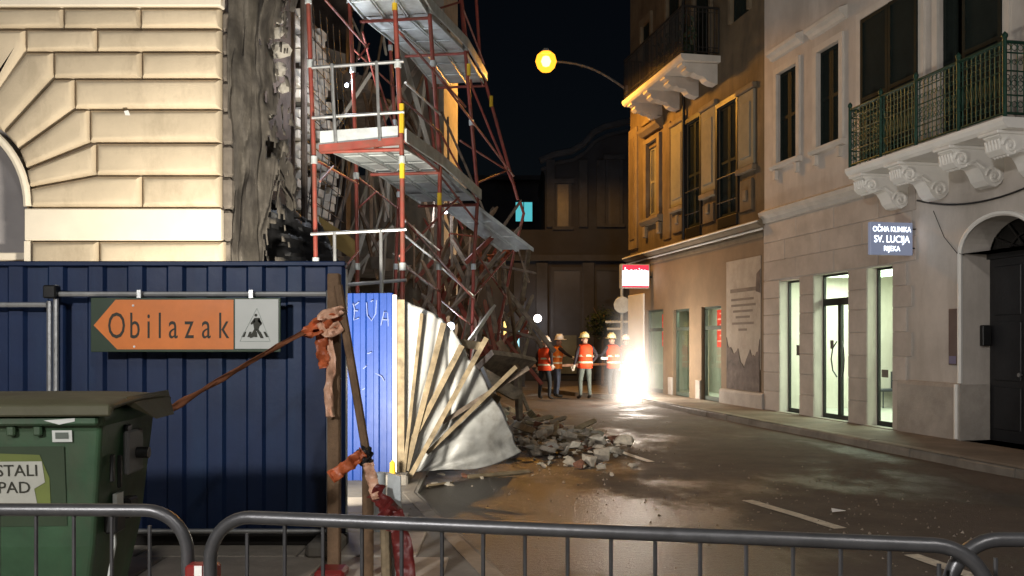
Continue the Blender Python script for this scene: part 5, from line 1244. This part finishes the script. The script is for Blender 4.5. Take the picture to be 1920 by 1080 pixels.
# ------------------------------------------------------------------ posts, tape and bits tied at the end of the hoarding
def ribbon(pts, w_, mat, name, label, cat='tape', group=None, seed=0, side_=(0, 0, 1), sub=24, crum=.03):
    pts = [Vector(p) for p in pts]; n = len(pts) - 1
    def at(t):
        k = t * n; i = min(int(k), n - 1); f = k - i
        p0 = pts[max(i - 1, 0)]; p1 = pts[i]; p2 = pts[i + 1]; p3 = pts[min(i + 2, n)]
        return .5 * ((2 * p1) + (p2 - p0) * f + (2 * p0 - 5 * p1 + 4 * p2 - p3) * f * f + (3 * p1 - p0 - 3 * p2 + p3) * f ** 3)
    s = Vector(side_)
    def fn(u, v):
        p = at(u); t = (at(min(1, u + .02)) - at(max(0, u - .02))).normalized(); a = s - t * s.dot(t)
        a = a.normalized() if a.length > .01 else t.orthogonal(); bb = t.cross(a); tw = 1.2 * fbm(u * 3, seed) ; e = a * math.cos(tw) + bb * math.sin(tw)
        return p + e * (v - .5) * w_ * (1 + .3 * fbm(u * 6, seed + 3)) + bb * crum * fbm(u * 7, v * 2, seed)
    o = MB().grid(fn, sub, 4).build(name, mat, None, True, .0025); tag(o, label, cat, group); return o
b = MB(); p = P(626, 1070, 6.3); b.bbox((p.x - .04, p.y - .04, .05), (p.x + .045, p.y + .04, 2.12), .008); o = b.build('timber_post', m_timberold, None); tag(o, 'brown square timber post standing at the end of the dark blue hoarding', 'post')
b = MB(); b.tube([P(634, 535, 6.22), P(655, 660, 6.2), P(690, 868, 6.2)], .03, 8); o = b.build('leaning_pole', m_timberold, None, True); tag(o, 'thin brown pole leaning from the timber post down to the short stake', 'pole')
b = MB(); q0 = P(690, 862, 6.15); b.tube([q0, Vector((q0.x, q0.y, .05))], .04, 9); o = b.build('stake', m_timberold, None, True); tag(o, 'short dark stake with knotted tape in front of the bright blue panel', 'post')
b = MB(); q0 = P(712, 886, 7.6); b.lathe([(0, q0.z + .01), (.05, q0.z), (.052, .05)], (q0.x, q0.y, 0), 12); o = b.build('bollard', m_galvdull, None, True); tag(o, 'short grey pipe bollard behind the knotted stake', 'bollard')
b = MB(); q0 = P(722, 960, 6.0); b.tube([q0, Vector((q0.x + .01, q0.y, .05))], .035, 8); o = b.build('stake', m_timber, None, True); tag(o, 'pale stake wrapped in dark red tape behind the steel barrier', 'post')
kn = MB()
for (x, y, Y, r) in ((683, 855, 6.1, .06),):
    bm = bmesh.new(); bmesh.ops.create_icosphere(bm, subdivisions=3, radius=r); c0 = P(x, y, Y)
    for v in bm.verts: v.co = c0 + v.co * (1 + .5 * fbm(v.co.x * 30, v.co.y * 30, v.co.z * 30))
    kn.bm(bm)
o = kn.build('knot', m_black, None); tag(o, 'black knotted rag on top of the short stake', 'rag')
TG = 'orange tape tied round the posts'
ribbon([P(602, 606, 6.25), P(520, 650, 6.0), P(420, 708, 5.7), P(318, 768, 5.3)], .038, m_tapedull, 'barrier_tape', 'long dull tape running from the post down behind the waste container', group=TG, seed=1, crum=.02)
ribbon([P(640, 590, 6.2), P(610, 598, 6.15), P(585, 612, 6.15), P(575, 625, 6.18), P(598, 618, 6.15), P(625, 605, 6.15)], .075, m_tape, 'barrier_tape', 'crumpled bow of orange tape round the timber post', group=TG, seed=2, crum=.06)
ribbon([P(648, 580, 6.2), P(630, 585, 6.14), P(604, 596, 6.14), P(612, 625, 6.14), P(640, 610, 6.16)], .07, m_tapepale, 'barrier_tape', 'glossy pale loop of tape on the timber post', group=TG, seed=3, crum=.05)
ribbon([P(606, 612, 6.2), P(603, 650, 6.2), P(610, 690, 6.22)], .09, m_tape, 'barrier_tape', 'short orange tape end hanging left of the timber post', group=TG, seed=4, side_=(1, 0, 0))
ribbon([P(615, 620, 6.2), P(622, 680, 6.2), P(616, 730, 6.2), P(620, 782, 6.2)], .06, m_tapepale, 'barrier_tape', 'long pale tape end hanging on the timber post', group=TG, seed=5, side_=(1, 0, 0))
ribbon([P(682, 848, 6.05), P(655, 870, 6.0), P(620, 896, 5.95)], .085, m_tape, 'barrier_tape', 'orange strip of tape sticking out from the knotted stake', group=TG, seed=6)
ribbon([P(690, 868, 6.05), P(698, 900, 6.0), P(708, 935, 5.95)], .075, m_tapepale, 'barrier_tape', 'pale tape end hanging from the knotted stake', group=TG, seed=7, side_=(1, 0, 0))
ribbon([P(698, 920, 5.95), P(720, 945, 5.9), P(742, 965, 5.9), P(738, 980, 5.92), P(712, 960, 5.92)], .12, m_tapered, 'barrier_tape', 'dark red bundle of tape on the pale stake', group=TG, seed=8, crum=.08)
ribbon([P(735, 960, 5.9), P(752, 1010, 5.85), P(760, 1070, 5.8), P(764, 1130, 5.75)], .12, m_tapered, 'barrier_tape', 'dark red tape hanging down behind the steel barrier', group=TG, seed=9, side_=(1, 0, 0))
b = MB(); p = P(622, 1082, 6.1); b.bbox((p.x - .1, p.y - .1, .06), (p.x + .1, p.y + .1, .13), .02); o = b.build('base_block', m_redplastic, None); tag(o, 'red plastic foot block at the base of the timber post', 'block')
b = MB(); b.prism([(-.055, 0), (.055, 0), (.045, .7), (-.04, .72)], lambda p_: P(736, 1080, 6.02) * 0 + Vector((-.79 + p_[0], 6.05, .05 + p_[1])), lambda p_: Vector((-.79 + p_[0], 6.09, .05 + p_[1])))
o = b.build('marker_board', m_galvdull, None); tag(o, 'grey marker board leaning beside the dark red tape', 'board')
b = MB(); q0 = P(736, 905, 10.1); b.lathe([(0, .33), (.03, .3), (.035, .16), (.0, .15)], (q0.x + .0, q0.y, .0), 8); o = b.build('bottle', m_yellow, None, True); tag(o, 'small yellow bottle on the foot of the bright blue panel', 'bottle')

# hidden by the hoarding: the site floodlight that lights the corner from below
FD = empty('site_floodlight', (-1.95, 7.8, 0), 0, 'site floodlight on a low tripod standing behind the dark blue hoarding', 'floodlight')
hd = Vector((0, 0, .62)); aim = Vector((-.22, .6, .76)).normalized(); mr_ = aim.to_track_quat('Y', 'Z').to_matrix().to_4x4(); mr_.translation = hd
b = MB(); b.box((-.3, -.1, -.2), (.3, -.005, .2), mr_); b.build('lamp_head', m_blackmetal, FD)
b = MB(); b.box((-.27, -.004, -.17), (.27, .004, .17), mr_); b.build('lens', EM('flood lens', (1, .93, .8), 12), FD)
for k in range(3): a = k * 2.094; b = MB(); b.tube([hd - Vector((0, 0, .15)), Vector((.45 * math.cos(a), .45 * math.sin(a), .06))], .015, 6); b.build('leg', m_blackmetal, FD)
fl2 = lamp('flood_light', 'AREA', hd + aim * .03, 520, (1, .92, .78), FD, .5, hd + aim * 2)

# street lamp behind the viewer, same kind, on the wall of the house there
street_lamp((2.5, -5.5, 9.2), (4.8, -6.8, 9.2), 'street lamp out of view behind the barriers, on the side of the lit shop', 1800, (1, .96, .91), EM('warm lamp glow', (1, .84, .6), 10), soft=.35, kind='POINT')
street_lamp((-4.5, -4.0, 5.0), (-6.8, -5.0, 5.0), 'added fill lamp out of view behind the waste container', 3600, (1, .97, .94), EM('warm lamp glow', (1, .84, .6), 10), soft=.35, kind='POINT')  # unseen fill lamp, added to soften shadows and brighten the consoles

# ------------------------------------------------------------------ rubble
variants = []
for k in range(9):
    bm = bmesh.new(); sx, sy, sz = rnd.uniform(.7, 1.3), rnd.uniform(.6, 1.1), rnd.uniform(.35, .8)
    for _ in range(11):
        p = Vector((rnd.uniform(-1, 1), rnd.uniform(-1, 1), rnd.uniform(-1, 1))); p = p.normalized() * (.8 + .2 * rnd.random())
        bm.verts.new((p.x * sx, p.y * sy, p.z * sz))
    bmesh.ops.convex_hull(bm, input=bm.verts); bmesh.ops.delete(bm, geom=[v for v in bm.verts if not v.link_faces], context='VERTS')
    variants.append(MB().bm(bm))
vm = [[v.mesh('rubble_chunk', m) for v in variants] for m in (m_stone, m_brick, m_ruinpale)]
def rubble(x, y, z, s):
    me = rnd.choice(vm[rnd.choice((0, 0, 0, 0, 0, 1, 2, 2))]); o = link_mesh('rubble_chunk', me)
    o.matrix_basis = Matrix.Translation((x, y, z)) @ Matrix.Rotation(rnd.uniform(0, 6.28), 4, 'Z') @ Matrix.Rotation(rnd.gauss(0, .4), 4, 'X') @ Matrix.Scale(s, 4)
    return o
G1 = ('broken stone chunk in the rubble heap on the road below the wreck', 'rubble', 'rubble chunks heaped on the road')
for k in range(230):
    # heap centre near (0.9, 14.8), long towards the middle of the road
    t = rnd.random(); cx = .15 + 1.3 * t; cy = 14.3 - .5 * t; x = cx + rnd.gauss(0, .2); y = cy + rnd.gauss(0, .95)
    hgt = max(0, (.48 - .36 * t) * (1 - ((y - cy) / 1.9) ** 2 - ((x - cx) / .9) ** 2)); s = rnd.choice((.045, .06, .08, .11, .16)) * rnd.uniform(.8, 1.2)
    o = rubble(x, y, hgt * rnd.random() + s * .4, s); tag(o, *G1)
for k in range(14):
    t = rnd.random(); x = .1 + 1.3 * t; y = 14.5 + rnd.gauss(0, .4); a = rnd.uniform(0, 6.28); L_ = rnd.uniform(.35, 1.0); z = .08 + .28 * (1 - t)
    stick((x - .5 * L_ * math.cos(a), y - .5 * L_ * math.sin(a), z), (x + .5 * L_ * math.cos(a), y + .5 * L_ * math.sin(a), max(.04, z + rnd.uniform(-.25, .2))), rnd.uniform(.05, .12), .03, m_timber, 'broken_board', 'broken board end sticking out of the rubble heap on the road', 'board', 'broken boards in the rubble heap')
G2 = ('stone chunk lying among the wreckage behind the crumpled sheet', 'rubble', 'rubble chunks under the wreck')
for k in range(90):
    y = rnd.uniform(12.6, 19); xl = -1.9 + .153 * (y - 11); x = xl + abs(rnd.gauss(0, .75)); hh = max(0, .8 - .5 * (x - xl)) * rnd.random(); s = rnd.uniform(.08, .24)
    o = rubble(x, y, hh + s * .3, s); tag(o, *G2)
G3 = ('small stone chip scattered on the road near the fan of battens', 'rubble', 'stone chips on the road')
for (x, y) in ((760, 905), (800, 890), (826, 888), (838, 905), (905, 893), (1000, 858), (1012, 868), (1020, 872), (850, 906), (780, 915), (870, 890), (815, 905), (1145, 848), (1165, 845), (1060, 870), (1090, 862), (1120, 855), (1075, 850)):
    Y = FPX * 1.62 / (y - 640); s = rnd.uniform(.03, .075); o = rubble((x - 960) / FPX * Y, Y, s * .35, s); tag(o, *G3)
G4 = ('rubble bank piled against the foot of the torn building', 'rubble', None)
bm_ = MB()
def bank(u, v):
    y = 11.6 + 9 * v; xl = -3.3 + .153 * (y - 11.3); x = xl + 2.6 * u; return Vector((x, y, max(-.02, (1.15 + .5 * fbm(v * 6, 1)) * (1 - u) ** 1.5 + .16 * fbm(x * 2.2, y * 2.2, 4) * (1 - u))))
o = bm_.grid(bank, 26, 70).build('rubble_bank', m_bank, None); tag(o, 'dark bank of rubble piled against the foot of the torn building', 'rubble', None, 'stuff')
# grit and plaster crumbs strewn over the road: countless
gm = MB()
def crumb(x, y, s):
    z = road_fn((x + 14) / 30, (y + 9) / 75)[2]
    if x < .85 - .285 * (y - 3) and y < 10: z = .06
    b0 = len(gm.v); a = rnd.uniform(0, 6.28)
    for k in range(3): gm.v.append((x + s * math.cos(a + k * 2.09) * rnd.uniform(.6, 1.3), y + s * math.sin(a + k * 2.09) * rnd.uniform(.6, 1.3), z - .002))
    gm.v.append((x, y, z + s * rnd.uniform(.5, 1.1))); gm.f += [(b0, b0 + 1, b0 + 3), (b0 + 1, b0 + 2, b0 + 3), (b0 + 2, b0, b0 + 3)]
for k in range(1500):
    crumb(rnd.gauss(.45, .75), rnd.gauss(13.6, 1.5), rnd.choice((.004, .006, .008, .012, .02)))
for k in range(420): crumb(rnd.gauss(2.9, 1.1), rnd.gauss(8.8, 1.5), rnd.choice((.006, .008, .012, .02)))
for k in range(260): crumb(rnd.uniform(-1.2, 4), rnd.uniform(5, 20), rnd.uniform(.006, .016))
o = gm.build('debris', m_crumb, None); tag(o, 'pale plaster crumbs and grit strewn over the road', 'debris', None, 'stuff')
for (a, c, lab) in ((P(878, 894, 10.9), P(996, 884, 11.4), 'thin pale lath lying on the road in front of the crumpled sheet'), (P(978, 832, 13.9), P(1062, 814, 14.2), 'thin pale lath lying across the rubble heap'), (P(800, 912, 10.2), P(850, 905, 10.5), 'short pale splinter on the road by the fence foot')):
    o = stick(a, c, .05, .025, m_timber, 'lath', lab, 'lath', None)
b = MB(); p = P(1572, 962, 8.7); b.add([(p.x - .07, p.y - .03, .02), (p.x + .05, p.y - .05, .035), (p.x + .07, p.y + .04, .02), (p.x - .05, p.y + .05, .04)], [(0, 1, 2, 3)]); o = b.build('paper_scrap', m_whitepaint, None, False, .004); tag(o, 'white scrap of paper on the road beside the centre line', 'paper')

# ------------------------------------------------------------------ people
def person(loc, face, label, vest, helm, trous, arms, lean=0.0, stance=.11, h=1.76, bands=True):
    """one skinned body; arms: (elbow, wrist) for both sides in body coordinates, y forward"""
    t = empty('person', loc, face, label, 'person', None); k = h / 1.75
    V = []; E_ = []; Rr = []
    def v(p, r): V.append(Vector(p) * k); Rr.append(r * k); return len(V) - 1
    def e(a, b): E_.append((a, b))
    pel = v((0, 0, .96), .135); wai = v((0, .0, 1.12), .125); che = v((0, lean * .5, 1.32), .155); nek = v((0, lean + .01, 1.49), .062); hb = v((0, lean + .02, 1.575), .078); ht = v((0, lean + .03, 1.67), .085)
    for a, b in ((pel, wai), (wai, che), (che, nek), (nek, hb), (hb, ht)): e(a, b)
    nose = None
    for i, s in enumerate((-1, 1)):
        sh = v((s * .19, lean * .7, 1.42), .07); el = v(arms[i][0], .047); wr = v(arms[i][1], .034); e(che, sh); e(sh, el); e(el, wr)
        hp = v((s * .09, 0, .9), .1); kn_ = v((s * stance, .03, .49), .066); an = v((s * (stance + .01), -.02, .09), .046); to = v((s * (stance + .03), .15, .045), .042)
        e(pel, hp); e(hp, kn_); e(kn_, an); e(an, to)
    me = bpy.data.meshes.new('body'); me.from_pydata([tuple(p) for p in V], E_, [])
    o = bpy.data.objects.new('body', me); col.objects.link(o); md = o.modifiers.new('skin', 'SKIN')
    sl_ = me.skin_vertices[0].data if me.skin_vertices else None
    if sl_ is None:
        bm = bmesh.new(); bm.from_mesh(me); bm.verts.layers.skin.verify(); bm.to_mesh(me); bm.free(); sl_ = me.skin_vertices[0].data
    for i, r in enumerate(Rr): sl_[i].radius = (r, r * (.78 if i in (0, 1, 2) else 1)); sl_[i].use_root = (i == 0)
    ss = o.modifiers.new('sub', 'SUBSURF'); ss.levels = 2; ss.render_levels = 2
    dg = bpy.context.evaluated_depsgraph_get(); dg.update(); me2 = bpy.data.meshes.new_from_object(o.evaluated_get(dg)); bpy.data.objects.remove(o)
    me2.materials.clear()
    for m in (m_jacket, trous, m_skin, m_shoe): me2.materials.append(m)
    for p in me2.polygons:
        c = p.center / k; p.use_smooth = True
        near = min(((c - Vector(a[1])).length for a in arms))
        p.material_index = 2 if (c.z > 1.5 and abs(c.x) < .14) else 3 if c.z < .13 else 1 if (c.z < .97 and near > .16) else 0
    body = link_mesh('body', me2, t)
    # vest: a shell over the torso, open at neck, arms and waist
    b = MB(); prof = [(.84, .205, .155), (.95, .2, .15), (1.1, .19, .145), (1.25, .205, .16), (1.36, .215, .155), (1.44, .2, .125), (1.5, .11, .09)]
    n = 20
    for (z, rx, ry) in prof:
        for i in range(n):
            a = 2 * math.pi * i / n; yy = lean * max(0, (z - .95) / .45) * .6
            b.v.append((k * rx * math.cos(a) * (1 + .04 * math.sin(a * 5 + z * 9)), k * (yy + ry * math.sin(a) * (1 + .04 * math.cos(a * 4 + z * 7))), k * z))
    for j in range(len(prof) - 1):
        for i in range(n): b.f.append((j * n + i, j * n + (i + 1) % n, (j + 1) * n + (i + 1) % n, (j + 1) * n + i))
    ve = b.build('safety_vest', vest, t, True, .012)
    if bands:
        for z0, rx, ry in ((.98, .21, .16), (1.16, .202, .156)):
            b = MB(); yy = lean * max(0, (z0 - .95) / .45) * .6
            for zz_ in (z0, z0 + .05):
                for i in range(n): a = 2 * math.pi * i / n; b.v.append((k * rx * math.cos(a), k * (yy + ry * math.sin(a)), k * zz_))
            for i in range(n): b.f.append((i, (i + 1) % n, n + (i + 1) % n, n + i))
            b.build('reflective_band', m_reflect, ve, True, .006)
    # helmet with brim and ridge
    b = MB(); cz = 1.68 * k; hy = (lean + .035) * k
    b.lathe([(.165 * k, -.012), (.13 * k, .0), (.128 * k, .04), (.115 * k, .09), (.08 * k, .13), (.03 * k, .148), (0, .15)], (0, hy, cz), 18)
    b.bbox((-.08 * k, hy + .1 * k, cz - .012), (.08 * k, hy + .2 * k, cz + .008), .008); b.bbox((-.012, hy - .09 * k, cz + .13), (.012, hy + .09 * k, cz + .16), .006); b.build('helmet', helm, t, True)
    # face: brow, eyes, nose, mouth, ears
    fy = (lean + .105) * k; b = MB(); b.add([(-.016, fy - .01, 1.58 * k), (.016, fy - .01, 1.58 * k), (0, fy + .02, 1.585 * k), (0, fy - .012, 1.64 * k)], [(0, 1, 2), (0, 2, 3), (1, 3, 2)]); b.bbox((-.095, fy - .11, 1.58 * k), (-.08, fy - .06, 1.64 * k), .005); b.bbox((.08, fy - .11, 1.58 * k), (.095, fy - .06, 1.64 * k), .005); b.build('nose_and_ears', m_skin, body)
    b = MB()
    for s in (-1, 1): b.lathe([(0, .006), (.011, .004), (.013, 0)], (s * .03, fy - .016, 1.632 * k), 8, 'y')
    b.box((-.025, fy - .02, 1.552 * k), (.025, fy - .006, 1.558 * k)); b.build('eyes_and_mouth', m_dark, body)
    # gloved hands: palm, four fingers, thumb
    for i, s in enumerate((-1, 1)):
        el = Vector(arms[i][0]) * k; wr = Vector(arms[i][1]) * k; d = (wr - el).normalized(); sd = d.cross(Vector((0, 0, 1)) if abs(d.z) < .9 else Vector((0, 1, 0))).normalized(); nn = d.cross(sd)
        b = MB(); b.tube([wr - d * .03, wr + d * .02, wr + d * .07, wr + d * .1], [.036, .042, .046, .036], 8)
        for f, (off, ln) in enumerate(((-.032, .06), (-.011, .075), (.011, .07), (.032, .055))): q = wr + d * .09 + sd * off; b.tube([q, q + d * ln * .6 + nn * .006, q + d * ln + nn * .03], [.011, .01, .008], 6)
        q = wr + d * .03 + sd * .04 * s; b.tube([q, q + sd * s * .025 + d * .035, q + sd * s * .03 + d * .065 + nn * .015], [.013, .012, .009], 6)
        b.build('glove', m_glove, t, True)
    return t
dn = lambda s: ((s * .27, -.02, 1.16), (s * .29, .08, .92))
def at_px(x, Y): return ((x - 960) / FPX * Y, Y, .0)
person(at_px(1021, 25.6), R(-35), 'worker in orange vest and white helmet, first from the rubble heap', m_vest, m_helmw, m_trous, (dn(-1), ((.3, -.1, 1.18), (.24, .02, 1.0))), .04, h=1.72, stance=.16)
person(at_px(1043, 26.4), R(-70), 'worker in orange vest and jeans with one arm reaching out, beside another white helmet', m_vest2, m_helmw, m_jeans, (((-.27, .1, 1.2), (-.1, .25, 1.22)), ((.28, .16, 1.28), (.2, .42, 1.16))), .06, h=1.78, stance=.08)
person(at_px(1097, 25.8), R(20), 'worker in orange vest and pale yellow helmet standing alone with his back turned', m_vest, m_helmy, m_trousg, (dn(-1), ((.32, -.08, 1.18), (.2, .02, .98))), .0, h=1.84, stance=.13)
person(at_px(1150, 26.2), R(30), 'worker in orange vest and pale yellow helmet holding something, half hidden by the blaze', m_vest, m_helmy, m_trous, (((-.3, .12, 1.2), (-.42, .36, 1.17)), dn(1)), .05, h=1.82)
person(at_px(1174, 27.6), R(10), 'worker in red vest and white helmet farthest back behind the blaze', m_vest, m_helmw, m_trous, (dn(-1), dn(1)), .02, h=1.78)
b = MB(); p = Vector(at_px(1133, 25.9)); b.bbox((p.x - .1, p.y - .06, 1.13), (p.x + .1, p.y, 1.2), .01); o = b.build('clipboard', m_whitepaint, None); tag(o, 'pale board held out by the worker next to the blaze', 'board')
# barrier tape behind the workers
ribbon([P(930, 683, 27), P(1010, 686, 27.5), P(1100, 684, 28), P(1200, 680, 28.5)], .08, m_tapepale, 'barrier_tape', 'pale warning tape stretched across the street behind the workers', seed=11, crum=.01)
# pole with white boards and a dark shrub behind the workers
PO = empty('sign_pole', (P(1166, 640, 30).x, 30, 0), 0, 'grey pole with pale sign boards beside the ochre corner', 'sign pole')
b = MB(); b.tube([(0, 0, 0), (0, 0, 3.4)], .05, 8); b.build('pole', m_galvdull, PO, True)
b = MB(); b.bbox((-.55, -.03, 2.25), (.3, .0, 2.33), .01); b.bbox((-.5, -.03, 2.02), (.05, .0, 2.1), .01); b.build('direction_board', m_signwhite, PO)
b = MB(); b.lathe([(0, -.075), (.26, -.075), (.28, -.065), (.28, -.055), (0, -.05)], (0, 0, 2.85), 20, 'y'); b.build('sign_disc', m_galvdull, PO)
TR = empty('street_tree', (P(1130, 640, 31).x, 31, 0), 0, 'small dark round street tree behind the workers', 'tree')
b = MB(); b.tube([(0, 0, 0), (.02, 0, 1.0), (0, .02, 1.8), (.05, 0, 2.6)], [.06, .05, .045, .02], 8)
for a in range(6): b.tube([(0, 0, 1.7 + .1 * a), (.4 * math.cos(a * 2), .4 * math.sin(a * 2), 2.2 + .12 * a)], [.025, .01], 5)
b.build('trunk', m_timberold, TR, True)
b = MB()
for k in range(900):
    d = Vector((rnd.gauss(0, 1), rnd.gauss(0, 1), rnd.gauss(0, 1))).normalized(); rr = rnd.random() ** .45 * (.75 + .3 * fbm(d.x * 2, d.y * 2, d.z * 2)); c = Vector((0, 0, 2.3)) + Vector((d.x * .75, d.y * .75, d.z * .68)) * rr
    a = Vector((rnd.gauss(0, 1), rnd.gauss(0, 1), rnd.gauss(0, 1))).normalized() * rnd.uniform(.04, .08); e_ = a.orthogonal().normalized() * .03; b.add([c - a, c + e_, c + a, c - e_], [(0, 1, 2, 3)])
b.build('crown', m_leaf, TR)
